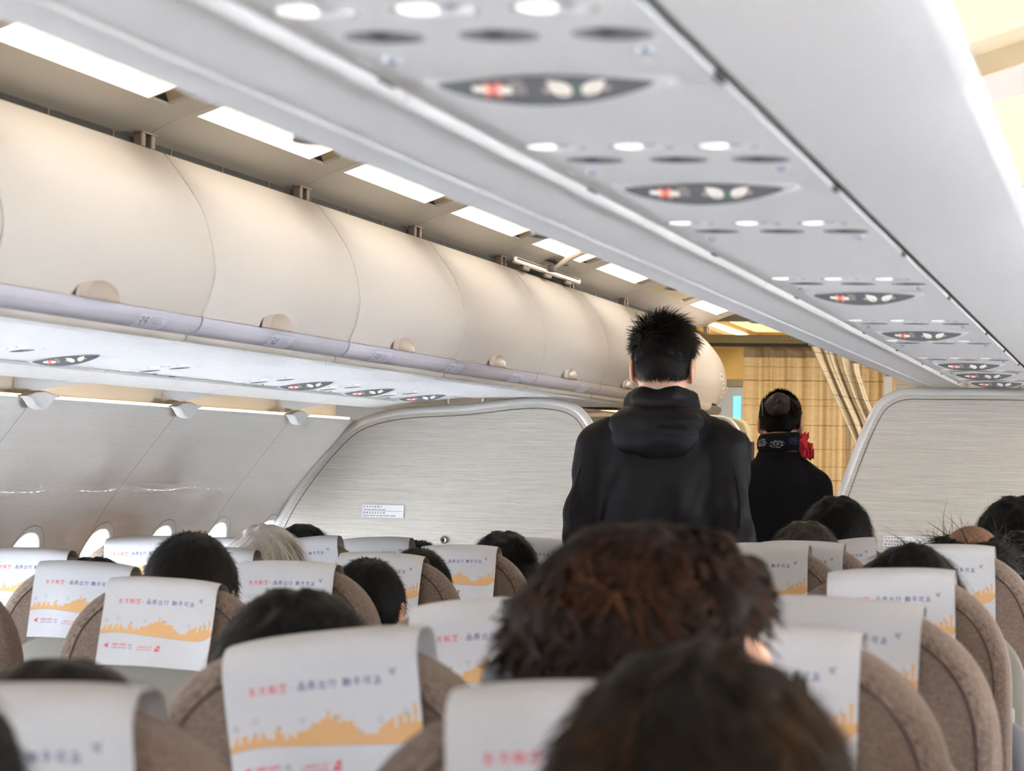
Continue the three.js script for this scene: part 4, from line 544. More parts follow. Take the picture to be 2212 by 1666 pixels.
function curtain(label, x0, x1, z, ytop, n, amp) { const g = thing('curtain', label, 'curtain', [(x0 + x1) / 2, FLOOR, z], 'beige check curtains'), w = x1 - x0; const pt = (u, y) => [(u - 0.5) * w + 0.006 * Math.sin(u * n * 1.7), y - FLOOR, pleat(u * 6.283, n, amp) * (0.7 + 0.3 * smooth(1.9, 1.2, y))];
  part('cloth', gridGeo(110, 24, (u, v) => { const y = lerp(ytop - 0.058, FLOOR + 0.02, v); return [...pt(u, y), u * w * 2.0, y]; }), M.curtain, g); part('heading', gridGeo(110, 4, (u, v) => { const y = lerp(ytop, ytop - 0.058, v) - 0.006 * Math.abs(Math.sin(u * n * 3.1)) * (1 - v); return [...pt(u, y), u * w, y]; }), M.heading, g, 'plain taupe heading band');
  for (let i = 0; i < 8; i++) { const r = new THREE.TorusGeometry(0.006, 0.0018, 6, 12); const q = pt((i + 0.5) / 8, ytop + 0.004); r.translate(q[0], q[1], q[2]); part('glider', r, M.white, g); } return g; }
curtain('beige check curtain hanging behind the woman in navy', -1.712, -1.19, -13.3, 1.885, 5.2, 0.028);
curtain('beige check curtain panel to the right of the tied-back drape', -1.215, -1.03, -13.3, 1.885, 3.4, 0.02);
{ // the nearer drape, pulled aside to the right
  const g = thing('curtain', 'pale check drape drawn diagonally aside in front of the beige curtain', 'curtain', [-1.1, FLOOR, -12.75], 'beige check curtains');
  const A = t => new THREE.Vector3().lerpVectors(new THREE.Vector3(-1.345, 1.90, 0), new THREE.Vector3(-1.105, 1.40, 0), t), B = t => { const q = [[-1.12, 1.90], [-1.10, 1.74], [-1.06, 1.62], [-1.015, 1.52], [-0.985, 1.38]], k = t * 4, i = Math.min(3, Math.floor(k)); return new THREE.Vector3(lerp(q[i][0], q[i + 1][0], k - i), lerp(q[i][1], q[i + 1][1], k - i), 0); };
  part('cloth', gridGeo(90, 40, (u, v) => { const a = A(v), b = B(v), p = a.lerp(b, u); return [p.x + 1.1, p.y - FLOOR, 0.022 * Math.sin(u * 22 + v * 1.2) + 0.010 * Math.sin(u * 51) + 0.02 * v, u * 0.75, v * 0.55]; }), (() => { const m = M.curtain.clone(); m.transmission = 0; return m; })(), g);
  part('lower_cloth', gridGeo(60, 20, (u, v) => { const x = lerp(lerp(-1.105, -0.985, u), lerp(-1.14, -0.97, u), v); return [x + 1.1, lerp(1.39, FLOOR + 0.02, v) - FLOOR, 0.02 + 0.010 * Math.sin(u * 18), u * 0.6, v * 1.4]; }), M.curtain, g); part('tieback', tube([[-0.02, 1.45, 0.045], [0.05, 1.46, 0.05], [0.12, 1.47, 0.03]], 0.008, 16, 8), M.heading, g); }
{ const g = thing('door_post', 'white door post beside the curtains', 'post', [-1.0, FLOOR, -13.15]); part('jamb', rbox(0.04, 2.0, 0.06, 0.008, 0, 1.0, 0), M.white, g); part('bead', rbox(0.008, 2.0, 0.066, 0.003, -0.021, 1.0, 0), M.trim, g); }
{ const g = thing('galley_wall', 'linen-textured wall panel behind the centre partition', 'wall panel', [-0.3, FLOOR, -13.25]); part('panel', box(-0.68, 0.68, 0, 2.2, -0.04, 0), M.linen, g); part('skirting', box(-0.68, 0.68, 0, 0.1, 0, 0.01), M.trim, g); }
{ const g = thing('jump_seat', 'beige folded crew jump seat with dark side, beside the small partition', 'seat', [-1.60, FLOOR, -12.2]); const s = new THREE.Shape(); s.moveTo(-0.2, 0); s.lineTo(0.085, 0); s.lineTo(0.088, 1.40); s.quadraticCurveTo(0.086, 1.50, 0.065, 1.54); s.quadraticCurveTo(0.04, 1.565, -0.02, 1.566); s.lineTo(-0.2, 1.566); const e = new THREE.ExtrudeGeometry(s, { depth: 0.1, bevelEnabled: true, bevelSize: 0.01, bevelThickness: 0.01, bevelSegments: 3, bevelOffset: -0.01 }); M.jump = mat(srgb(200, 186, 150), 0.6); part('headrest', e, M.jump, g); part('harness_panel', box(0.02, 0.075, 1.32, 1.50, 0.11, 0.116), M.header, g); part('dark_edge', box(0.086, 0.094, 0, 1.46, 0, 0.1), M.black, g); part('seat_pan', box(-0.1, 0.075, 1.22, 1.29, 0.11, 0.12), M.bezel, g); }
{ M.blueDoor = mat(srgb(88, 100, 128), 0.5); M.cyan = mat(srgb(70, 175, 230), 0.5, { emissive: srgb(60, 170, 240), emissiveIntensity: 0.55 }); const g = thing('galley_door', 'slate blue galley door glimpsed between the bin nose and the curtain', 'door', [-2.05, FLOOR, -15.5]); part('leaf', box(-0.45, 0.2, 0, 1.80, -0.03, 0), M.blueDoor, g); part('lit_window_strip', box(-0.02, 0.022, 1.2, 1.745, 0, 0.006), M.cyan, g, 'narrow bright cyan window strip'); part('latch_plate', rbox(0.022, 0.018, 0.006, 0.003, 0.062, 1.60, 0.004), M.white, g, 'small pale latch plate'); part('frame', box(-0.47, 0.22, 1.80, 1.84, -0.03, 0.01), M.slot, g); }
{ const g = thing('galley_light', 'warm yellow ceiling panel light over the galley beyond the curtain header', 'ceiling light', [-1.5, 2.05, -14.6]); part('panel', box(-0.95, 1.0, 0, 0.02, -1.4, 1.75), M.galley, g); part('cornice', box(-0.5, -0.44, -0.05, 0.0, -1.0, 1.0), M.recess, g); part('diffuser', box(-0.4, 0.1, -0.012, 0, -0.5, 0.5), M.glowY, g); stripLight(g, [1, 0.76, 0.42], 52, 0.5, 1.0, [-0.15, -0.02, 0], 0, -1); }
{ const g = thing('added_entry_light', 'flat ceiling light over the cross aisle, hidden by the centre bins', 'ceiling light', [-0.75, 2.04, -11.9]); part('diffuser', rbox(0.5, 0.01, 1.0, 0.004), M.glow, g); part('surround', rbox(0.56, 0.008, 1.06, 0.003, 0, 0.006, 0), M.white, g); stripLight(g, L.warm, 24, 0.48, 0.95, [0, -0.012, 0], -0.15, -1); }  // added lamp, out of sight, to brighten the drape
part('end_beam', sweepZ([[-2.5, 1.93], [-0.5, 1.93], [-0.5, 2.32], [-2.5, 2.32]].map(p => [p[0], p[1] + 0.045]), -12.78, -12.83), (M.beam = mat(srgb(120, 112, 100), 0.6)), roofS);
// ------------------------------------------------------------------ the loose cover strip and arm hanging below the fifth light
{ const g = thing('loose_panel_arm', 'loose metal strip and curved arm hanging below the fifth left light', 'bracket', [-1.765, 1.93, -8.95]);
  part('strip', rbox(0.014, 0.022, 1.05, 0.005, 0.0, 0.003, 0.0), M.rod, g, 'long dull metal strip'); part('groove', rbox(0.004, 0.003, 0.98, 0.001, 0.008, 0.008, 0), M.slot, g); for (let i = 0; i < 3; i++) part('hinge', rbox(0.012, 0.012, 0.09, 0.003, 0.002, -0.014, 0.36 - i * 0.34), M.bracket, g);
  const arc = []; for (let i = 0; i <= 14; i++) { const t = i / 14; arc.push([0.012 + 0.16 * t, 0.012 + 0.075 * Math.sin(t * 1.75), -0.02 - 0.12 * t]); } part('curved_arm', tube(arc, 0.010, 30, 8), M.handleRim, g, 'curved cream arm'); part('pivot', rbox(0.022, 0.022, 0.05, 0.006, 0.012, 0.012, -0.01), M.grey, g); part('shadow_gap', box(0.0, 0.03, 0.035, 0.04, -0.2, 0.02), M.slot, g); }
// ------------------------------------------------------------------ people
const HR = [0.075, 0.108, 0.095];                       // half width, height and depth of the skull
function headD(x, y, z) {                                // around the centre of the skull, face towards -z
  const ax = Math.abs(x);
  let d = ell(x, y, z, [0, 0.012, 0.004], [0.0745, 0.096, 0.093]);
  d = smin(d, ell(x, y, z, [0, -0.055, -0.032], [0.054, 0.058, 0.058]), 0.03);
  d = smin(d, ell(x, y, z, [0, -0.010, -0.055], [0.058, 0.055, 0.040]), 0.03);
  d = smin(d, cap(x, y, z, [0, 0.012, -0.090], [0, -0.018, -0.106], 0.007, 0.013), 0.010);   // nose
  d = smin(d, cap(ax, y, z, [0, -0.022, -0.098], [0.013, -0.024, -0.092], 0.006, 0.006), 0.006);
  d = smin(d, cap(ax, y, z, [0.012, 0.020, -0.088], [0.045, 0.022, -0.072], 0.008, 0.007), 0.012);   // brow
  d = Math.max(d, -ell(ax, y, z, [0.030, 0.003, -0.098], [0.016, 0.010, 0.014]));                // eye socket
  d = smin(d, cap(ax, y, z, [0, -0.047, -0.090], [0.020, -0.047, -0.082], 0.0055, 0.004), 0.006);   // lips
  d = smin(d, cap(ax, y, z, [0, -0.058, -0.088], [0.016, -0.057, -0.082], 0.0055, 0.004), 0.005);
  d = smin(d, ell(x, y, z, [0, -0.088, -0.068], [0.022, 0.017, 0.020]), 0.02);                   // chin
  // ears, standing a little off the head, hollow towards the front
  let e = ell(ax, y, z, [0.0825, -0.006, 0.012], [0.0085, 0.035, 0.021]); e = smin(e, ell(ax, y, z, [0.077, -0.034, 0.008], [0.0075, 0.012, 0.009]), 0.008); e = Math.max(e, -ell(ax, y, z, [0.093, -0.004, 0.002], [0.008, 0.022, 0.012]));
  d = smin(d, e, 0.006);
  d = smin(d, cap(x, y, z, [0, -0.04, 0.028], [0, -0.17, 0.020], 0.054, 0.057), 0.03);          // neck
  return d;
}
const headGeo = netsGeo(headD, [-0.110, -0.17, -0.13], [0.110, 0.125, 0.12], 0.0042);
const eyeGeo = (() => { const g = []; for (const s of [-1, 1]) { const e = new THREE.SphereGeometry(0.0115, 14, 10); e.translate(s * 0.030, 0.003, -0.0795); g.push(e); } return merge(g); })();
M.eye = mat(srgb(235, 232, 228), 0.25); M.iris = mat(srgb(40, 26, 20), 0.2);
const irisGeo = (() => { const g = []; for (const s of [-1, 1]) { const e = new THREE.SphereGeometry(0.0058, 10, 8); e.translate(s * 0.030, 0.003, -0.0868); g.push(e); } return merge(g); })();
function handD(x, y, z) {            // right hand at the origin, fingers along -z, palm down, thumb towards -x
  let d = ell(x, y, z, [0, 0, -0.04], [0.040, 0.016, 0.048]);
  const f = [[-0.028, 0.092, 0.0085], [-0.009, 0.102, 0.009], [0.011, 0.096, 0.0085], [0.029, 0.080, 0.0075]];
  let q = 1; for (const [fx, l, r] of f) { const k1 = [fx * 1.05, 0.002, -l * 0.82], k2 = [fx * 1.12, -0.012, -l * 1.22], k3 = [fx * 1.12, -0.034, -l * 1.40]; let e = cap(x, y, z, [fx, 0.002, -0.05], k1, r, r * 0.98); e = smin(e, cap(x, y, z, k1, k2, r * 0.97, r * 0.9), 0.003); e = smin(e, cap(x, y, z, k2, k3, r * 0.9, r * 0.75), 0.003); q = Math.min(q, e); }
  d = smin(d, q, 0.006); let t = cap(x, y, z, [-0.026, -0.004, -0.018], [-0.052, -0.012, -0.052], 0.012, 0.0095); t = smin(t, cap(x, y, z, [-0.052, -0.012, -0.052], [-0.056, -0.018, -0.082], 0.0095, 0.0078), 0.004); d = smin(d, t, 0.008);
  return smin(d, cap(x, y, z, [0, 0.004, -0.005], [0, 0.008, 0.06], 0.024, 0.026), 0.02);
}
const handGeo = netsGeo(handD, [-0.08, -0.07, -0.18], [0.06, 0.05, 0.075], 0.0042);
const place3 = (g, m) => { const c = g.clone(); c.applyMatrix4(m); return c; };
const mtx = (p, e = [0, 0, 0], s = [1, 1, 1]) => new THREE.Matrix4().compose(new THREE.Vector3(...p), new THREE.Quaternion().setFromEuler(new THREE.Euler(...e)), new THREE.Vector3(...s));
function mergeIdx(list) { return mergeGeometries(list); }
function flipX(g) { const c = g.clone(); c.applyMatrix4(new THREE.Matrix4().makeScale(-1, 1, 1)); const i = c.index.array; for (let k = 0; k < i.length; k += 3) { const t = i[k]; i[k] = i[k + 1]; i[k + 1] = t; } return c; }

// hair: a shell over the skull and a few thousand strands that grow from it
function hairGeo(o) {
  const r = rng(o.seed), pos = [], nor = [], col = [], ix = [];
  const R = HR.map((v, i) => v + (i === 1 ? 0.0 : 0.001));
  const cover = (x, y, z) => o.cover(x, y, z);           // 0..1 over unit directions (z > 0 is the back)
  const thick = (x, y, z) => { const c = cover(x, y, z); return lerp(-0.012, o.th * (o.vol ? o.vol(x, y, z) : 1), smooth(0.0, 1, c)) + (c > 0.3 ? o.rough * noise(x * o.freq + o.seed, y * o.freq, z * o.freq) : 0); };
  const nu = 56, nv = 40;
  for (let j = 0; j <= nv; j++) for (let i = 0; i <= nu; i++) { const a = i / nu * 2 * Math.PI, b = j / nv * Math.PI, x = Math.sin(b) * Math.cos(a), y = Math.cos(b), z = Math.sin(b) * Math.sin(a), t = thick(x, y, z); pos.push(x * (R[0] + t), 0.012 + y * (R[1] - 0.012 + t) - (o.fall || 0) * clamp(-y) * cover(x, y, z), 0.004 + z * (R[2] + t)); const c = o.tone(x, y, z, o.capTone || 0.42); col.push(...c); nor.push(0, 0, 0); }
  for (let j = 0; j < nv; j++) for (let i = 0; i < nu; i++) { const a = j * (nu + 1) + i, b = a + 1, c = a + nu + 1, d = c + 1; ix.push(a, b, d, a, d, c); }
  const cg = new THREE.BufferGeometry(); cg.setAttribute('position', new THREE.Float32BufferAttribute(pos, 3)); cg.setIndex(ix.slice()); cg.computeVertexNormals(); const cn = cg.attributes.normal.array; for (let i = 0; i < cn.length; i++) nor[i] = cn[i];
  for (let k = 0; k < o.n; k++) {
    let x, y, z, tries = 0; do { const u = r() * 2 - 1, a = r() * 2 * Math.PI, q = Math.sqrt(1 - u * u); x = q * Math.cos(a); y = u; z = q * Math.sin(a); } while (cover(x, y, z) < 0.35 + 0.5 * r() && ++tries < 30);
    const t = Math.max(0, thick(x, y, z)) * 0.7, P = [x * (R[0] + t), 0.012 + y * (R[1] - 0.012 + t) - (o.fall || 0) * clamp(-y) * cover(x, y, z), 0.004 + z * (R[2] + t)];
    const f = o.flow(x, y, z, r); let dx = f[0], dy = f[1], dz = f[2]; const dn = dx * x + dy * y + dz * z; dx -= dn * x; dy -= dn * y; dz -= dn * z; const l0 = Math.hypot(dx, dy, dz) || 1; dx /= l0; dy /= l0; dz /= l0;
    const len = (o.len[0] + (o.len[1] - o.len[0]) * Math.pow(r(), 1.3)) * (o.lenBy ? o.lenBy(x, y, z) : 1), lift = (o.lift[0] + (o.lift[1] - o.lift[0]) * r()) * (o.liftBy ? o.liftBy(x, y, z) : 1), cu = (r() - 0.5) * o.curl, cv = (r() - 0.5) * o.curl, w = o.w * (0.6 + 0.8 * r());
    let sx = dy * z - dz * y, sy = dz * x - dx * z, sz = dx * y - dy * x; const base = pos.length / 3, c0 = o.tone(x, y, z, 0.75 + 0.5 * r());
    const S = 4; for (let s = 0; s <= S; s++) { const q = s / S, w2 = w * (1 - 0.85 * q * q), px = P[0] + dx * len * q + x * lift * len * (q - 0.35 * q * q) + sx * cu * len * q * q, py = P[1] + dy * len * q + y * lift * len * (q - 0.35 * q * q) + sy * cu * len * q * q - o.grav * len * q * q, pz = P[2] + dz * len * q + z * lift * len * (q - 0.35 * q * q) + sz * cu * len * q * q + cv * 0.3 * len * q * q;
      pos.push(px - sx * w2, py - sy * w2, pz - sz * w2, px + sx * w2, py + sy * w2, pz + sz * w2); nor.push(x, y, z, x, y, z); col.push(...c0, ...c0); }
    for (let s = 0; s < S; s++) { const a = base + 2 * s; ix.push(a, a + 1, a + 3, a, a + 3, a + 2); }
  }
  const g = new THREE.BufferGeometry(); g.setAttribute('position', new THREE.Float32BufferAttribute(pos, 3)); g.setAttribute('normal', new THREE.Float32BufferAttribute(nor, 3)); g.setAttribute('color', new THREE.Float32BufferAttribute(col, 3)); g.setIndex(ix); return g;
}
const covStd = (x, y, z) => smooth(-0.08, 0.08, y - (z > 0 ? lerp(-0.10, -0.62, smooth(0, 0.75, z)) : lerp(-0.10, 0.50, smooth(0, 0.8, -z))) );
const covSleek = (x, y, z) => smooth(-0.07, 0.07, y - (z > 0 ? lerp(0.14, -0.66, smooth(0.15, 0.7, z)) : lerp(0.14, 0.50, smooth(0, 0.8, -z))));
const covHigh = (x, y, z) => smooth(-0.10, 0.12, y - (z > 0 ? lerp(0.12, -0.12, smooth(0, 0.75, z)) : lerp(0.12, 0.50, smooth(0, 0.8, -z))));
const covLong = (x, y, z) => smooth(-0.08, 0.08, y - (z > -0.25 ? -0.98 : lerp(-0.6, 0.45, smooth(0.25, 0.7, -z))));
const covBald = (x, y, z) => covStd(x, y, z) * Math.max(0.0, smooth(0.45, 0.80, Math.hypot(x * 1.0, (z - 0.05) * 0.85)));
const down = (x, y, z, r) => [x * 0.6 + (r() - 0.5) * 0.5, -1, (z - 0.35) * 0.8 + (r() - 0.5) * 0.5], crown = (x, y, z, r) => [(x) + (r() - 0.5) * 0.7, -0.6 + (r() - 0.5) * 0.3, (z - 0.45) + (r() - 0.5) * 0.7], wild = (x, y, z, r) => [x * 0.5 + (r() - 0.5) * 1.6, -0.4 + (r() - 0.5), z * 0.5 + (r() - 0.5) * 1.6];
const plain = (x, y, z, v) => [v, v, v], streak = (x, y, z, v) => { const n = smooth(0.05, 0.55, noise(x * 4 + 3, y * 4, z * 4)); return [v * lerp(0.8, 2.0, n), v * lerp(0.78, 1.35, n), v * lerp(0.75, 0.85, n)]; };
const H = {
  crop: hairGeo({ seed: 11, n: 4200, th: 0.009, rough: 0.003, freq: 9, cover: covStd, flow: crown, len: [0.008, 0.018], lift: [0.3, 1.1], curl: 0.5, grav: 0.1, w: 0.0009, tone: plain }),
  short: hairGeo({ seed: 23, n: 4200, th: 0.018, rough: 0.006, freq: 6, cover: covStd, flow: crown, len: [0.02, 0.045], lift: [0.1, 0.5], curl: 0.8, grav: 0.25, w: 0.0011, tone: plain }),
  bob: hairGeo({ seed: 37, n: 4200, th: 0.020, rough: 0.004, freq: 5, cover: covLong, fall: 0.05, flow: down, len: [0.05, 0.10], lift: [0.0, 0.14], curl: 0.25, grav: 0.3, w: 0.0012, tone: plain }),
  silver: hairGeo({ seed: 41, n: 4200, th: 0.022, rough: 0.006, freq: 6, cover: covLong, fall: 0.02, flow: down, len: [0.04, 0.085], lift: [0.05, 0.22], curl: 0.5, grav: 0.3, w: 0.0014, capTone: 0.8, tone: plain }),
  bald: hairGeo({ seed: 53, n: 2400, th: 0.012, rough: 0.006, freq: 7, cover: covBald, flow: wild, len: [0.03, 0.085], lift: [0.1, 0.7], curl: 1.8, grav: -0.1, w: 0.0008, tone: plain }),
  tuft: hairGeo({ seed: 61, n: 3800, th: 0.020, rough: 0.006, freq: 5, cover: covStd, flow: down, len: [0.03, 0.07], lift: [0.0, 0.25], liftBy: (x, y, z) => 1 + 5 * smooth(0.25, 0.0, Math.hypot(x - 0.05, z - 0.15)) * (y > 0 ? 1 : 0), curl: 0.5, grav: 0.2, w: 0.0011, tone: plain }),
  messy: hairGeo({ seed: 71, n: 5200, th: 0.024, rough: 0.014, freq: 4.5, cover: covStd, flow: wild, len: [0.022, 0.05], lenBy: (x, y, z) => lerp(1, 0.45, smooth(-0.35, -0.75, z)), lift: [0.08, 0.42], curl: 1.4, grav: 0.25, w: 0.0034, tone: streak }),
  curly: hairGeo({ seed: 83, n: 5200, th: 0.014, rough: 0.006, freq: 4, cover: covStd, flow: crown, len: [0.02, 0.05], lift: [0.05, 0.35], curl: 1.6, grav: 0.3, w: 0.0026, tone: streak }),
  spiky: hairGeo({ seed: 97, n: 5200, th: 0.020, rough: 0.006, freq: 6, cover: covHigh, vol: (x, y, z) => lerp(0.25, 1.25, smooth(-0.2, 0.65, y)), flow: (x, y, z, r) => [x * 0.6 + 0.5 + (r() - 0.5) * 0.8, -0.25 + (r() - 0.5) * 0.3, z * 0.3 - 0.25 + (r() - 0.5) * 0.8], len: [0.018, 0.046], lenBy: (x, y, z) => lerp(0.25, 1, smooth(-0.1, 0.6, y)), lift: [0.3, 1.3], liftBy: (x, y, z) => lerp(0.15, 1.1, smooth(0.1, 0.8, y)), curl: 0.7, grav: 0.0, w: 0.0015, tone: plain }),
  stubble: hairGeo({ seed: 101, n: 9000, th: -0.004, rough: 0, freq: 5, cover: (x, y, z) => z < -0.2 ? 0 : smooth(-0.74, -0.20, y) * smooth(0.35, 0.15, y), flow: (x, y, z, r) => [-x * 1.2 + (r() - 0.5) * 0.5, -1, 0], len: [0.006, 0.012], lift: [0.15, 0.4], curl: 0.3, grav: 0, w: 0.0006, tone: plain }),
  sleek: hairGeo({ seed: 113, n: 4200, th: 0.010, rough: 0.002, freq: 6, cover: covSleek, flow: (x, y, z, r) => [-x * 1.5, (0.35 - y) * 1.2, 1.3], len: [0.03, 0.06], lift: [0.0, 0.05], curl: 0.1, grav: -0.02, w: 0.0013, tone: plain }),
};
const hairM = (c, rough = 0.42) => new THREE.MeshPhysicalMaterial({ color: c, roughness: rough, specularIntensity: 0.22, vertexColors: true, side: THREE.DoubleSide });
const HM = { black: hairM(lin(0.0055, 0.0048, 0.0045), 0.5), dark: hairM(lin(0.010, 0.0075, 0.006), 0.5), brown: hairM(lin(0.028, 0.016, 0.011), 0.6), grey: hairM(lin(0.06, 0.05, 0.042)), white: hairM(lin(0.88, 0.83, 0.77), 0.6), red: hairM(lin(0.12, 0.045, 0.02)) };
HM.dark2 = hairM(lin(0.014, 0.010, 0.0065), 0.6);

// a seated body: torso, arms on the lap, legs; the head and hands are finer and joined to the same mesh
const seatedSkin = (x, y, z) => { const ax = Math.abs(x);
  let d = ell(x, y, z, [0, 0.56, 0.0], [0.150, 0.12, 0.105]); d = smin(d, ell(x, y, z, [0, 0.79, 0.0], [0.150, 0.19, 0.095]), 0.06); d = smin(d, cap(ax, y, z, [0, 0.935, 0.004], [0.145, 0.915, 0.004], 0.052, 0.048), 0.04); d = smin(d, cap(x, y, z, [0, 0.93, 0.012], [0, 1.03, 0.02], 0.058, 0.055), 0.03);
  let a = cap(ax, y, z, [0.160, 0.905, 0.0], [0.178, 0.67, -0.03], 0.046, 0.037); a = smin(a, cap(ax, y, z, [0.178, 0.67, -0.03], [0.10, 0.61, -0.24], 0.037, 0.026), 0.02); d = smin(d, a, 0.025);
  let l = cap(ax, y, z, [0.085, 0.555, -0.02], [0.095, 0.555, -0.40], 0.072, 0.056); l = smin(l, cap(ax, y, z, [0.095, 0.545, -0.40], [0.095, 0.12, -0.43], 0.052, 0.036), 0.03); l = smin(l, cap(ax, y, z, [0.095, 0.075, -0.43], [0.10, 0.045, -0.56], 0.036, 0.03), 0.02); return smin(d, l, 0.05); };
const HC = 1.145;                                       // height of the skull's centre of a seated person
const seatedGeo = mergeIdx([netsGeo(seatedSkin, [-0.25, 0.0, -0.62], [0.25, 1.03, 0.14], 0.0135), place3(headGeo, mtx([0, HC, 0])), place3(handGeo, mtx([0.10, 0.61, -0.24], [0.1, 0.3, 0])), place3(flipX(handGeo), mtx([-0.10, 0.61, -0.24], [0.1, -0.3, 0]))]);
const seatedCloth = netsGeo((x, y, z) => { const f = 0.006 * noise(x * 14, y * 9, z * 14) + 0.003 * noise(x * 35, y * 22, z * 35); let d = seatedSkin(x, y, z) - 0.016 + f; d = Math.max(d, y - 0.975 - 0.10 * Math.max(0, 0.1 - Math.abs(x)) * (z > 0 ? 0.3 : -0.6)); d = Math.max(d, 0.10 - y); return Math.max(d, -cap(Math.abs(x), y, z, [0.10, 0.61, -0.245], [0.06, 0.58, -0.40], 0.055, 0.055)); }, [-0.28, 0.05, -0.55], [0.28, 1.03, 0.16], 0.0135);
const shoeGeo = (() => { const g = []; for (const s of [-1, 1]) { const b = rbox(0.085, 0.075, 0.25, 0.032, s * 0.097, 0.04, -0.49, 4); g.push(b); } return g; })();
const cloth = {}; const clothM = (k, c) => cloth[k] || (cloth[k] = mat(c, 0.85));
M.skin2 = mat(srgb(206, 152, 120), 0.5); M.scalp = mat(srgb(122, 88, 64), 0.55); M.shoe = mat(lin(0.015, 0.014, 0.013), 0.4);
function seated(label, [x, ytop, z], o) {
  const k = o.scale || 1, h = (HC + 0.108 + 0.016) * k, g = thing('person', label, 'person', [x, ytop - h, -z], 'seated passengers'); g.scale.setScalar(k); g.rotation.y = o.yaw || 0; g.rotation.z = o.lean || 0; g.rotation.x = o.nod || 0;
  const b = part('body', seatedGeo, o.skin || M.skin2, g); part('clothing', seatedCloth, o.cloth || clothM('navy', srgb(38, 40, 52)), g, o.clothLabel); for (const s of shoeGeo) part('shoe', s, M.shoe, g); part('eyes', eyeGeo, M.eye, b).position.y = HC; part('irises', irisGeo, M.iris, b).position.y = HC;
  const hr = part('hair', o.hair, o.hairMat, g); hr.position.y = HC; hr.rotation.y = o.hairYaw || 0; if (o.hairScale) hr.scale.setScalar(o.hairScale); return g;
}
const grp = clothM('grey', srgb(92, 90, 92)), blk = clothM('black', srgb(26, 25, 27)), olive = clothM('olive', srgb(70, 66, 52)), pale = clothM('pale', srgb(196, 212, 232)), red = clothM('red', srgb(176, 22, 34)), beige = clothM('beige', srgb(170, 150, 128));
seated('nearest passenger at the bottom, blurred dark tousled hair with brown lights', [-0.125, 1.195, 1.66], { hair: H.curly, hairMat: HM.dark2, cloth: blk });
seated('passenger with tousled brown hair and glasses turned to the right', [-0.27, 1.232, 2.35], { hair: H.messy, hairMat: HM.brown, yaw: -1.38, cloth: olive, skin: M.skin, hairScale: 1.06, scale: 1.04 });
seated('passenger with black hair above the big blurred cover in the foreground', [-0.813, 1.150, 3.08], { hair: H.short, hairMat: HM.black, cloth: blk });
seated('blurred dark-haired passenger above the cover at the lower left corner', [-0.772, 1.122, 2.25], { hair: H.bob, hairMat: HM.dark, cloth: grp });
seated('dark head cut off by the lower left corner', [-0.575, 1.19, 1.46], { hair: H.short, hairMat: HM.black, cloth: blk });
seated('crew-cut passenger in the aisle column of the left block, nearest', [-1.615, 1.158, 5.02], { hair: H.crop, hairMat: HM.dark, cloth: grp, hairScale: 1.05 });
seated('crew-cut passenger with a visible ear, leaning out, second nearest on the left', [-1.560, 1.092, 5.9], { hair: H.crop, hairMat: HM.black, cloth: blk, lean: -0.04 });
seated('short spiky-haired passenger, third in the aisle column of the left block', [-1.61, 1.089, 6.72], { hair: H.crop, hairMat: HM.dark, cloth: grp });
seated('black-haired passenger whose crown just shows by the coat hook', [-1.995, 1.064, 8.2], { hair: H.crop, hairMat: HM.black, cloth: blk });
seated('black-haired passenger, fourth in the aisle column of the left block', [-1.568, 1.110, 7.5], { hair: H.short, hairMat: HM.black, cloth: blk });
seated('white-haired passenger in the middle of the left block', [-2.03, 1.124, 6.78], { hair: H.silver, hairMat: HM.white, cloth: beige, skin: M.skin, hairScale: 1.02 });
seated('passenger with long black hair near the left partition', [-2.346, 1.098, 8.15], { hair: H.bob, hairMat: HM.black, cloth: grp });
seated('passenger with wispy reddish hair by the left windows', [-2.47, 1.082, 7.45], { hair: H.curly, hairMat: HM.red, cloth: beige });
seated('dark-haired passenger whose crown shows beside the far left cover', [-2.19, 1.066, 6.0], { hair: H.short, hairMat: HM.black, cloth: blk });
seated('grey-brown haired passenger just left of the black-haired one below the woman', [-0.70, 1.162, 7.2], { hair: H.short, hairMat: HM.grey, cloth: red });
seated('passenger with full black hair below the woman in navy', [-0.712, 1.210, 8.1], { hair: H.short, hairMat: HM.black, cloth: blk, hairScale: 1.08 });
seated('black-haired passenger with stray upright tuft, middle column of the centre block', [-0.258, 1.160, 4.97], { hair: H.tuft, hairMat: HM.black, cloth: grp, hairScale: 1.04 });
seated('balding passenger with curly fringe of hair near the right edge', [-0.205, 1.200, 5.95], { hair: H.bald, hairMat: HM.dark, skin: M.scalp, cloth: grp });
seated('black-haired passenger beyond the balding one at the right edge', [-0.145, 1.234, 6.8], { hair: H.short, hairMat: HM.black, cloth: blk, hairScale: 1.06 });
seated('dark-haired passenger leaning at the right edge beside the balding one', [-0.105, 1.17, 6.25], { hair: H.short, hairMat: HM.black, cloth: blk });
seated('passenger in a pale blue shirt at the right edge, only the shoulder visible', [0.205, 1.20, 3.0], { hair: H.short, hairMat: HM.dark, cloth: pale });
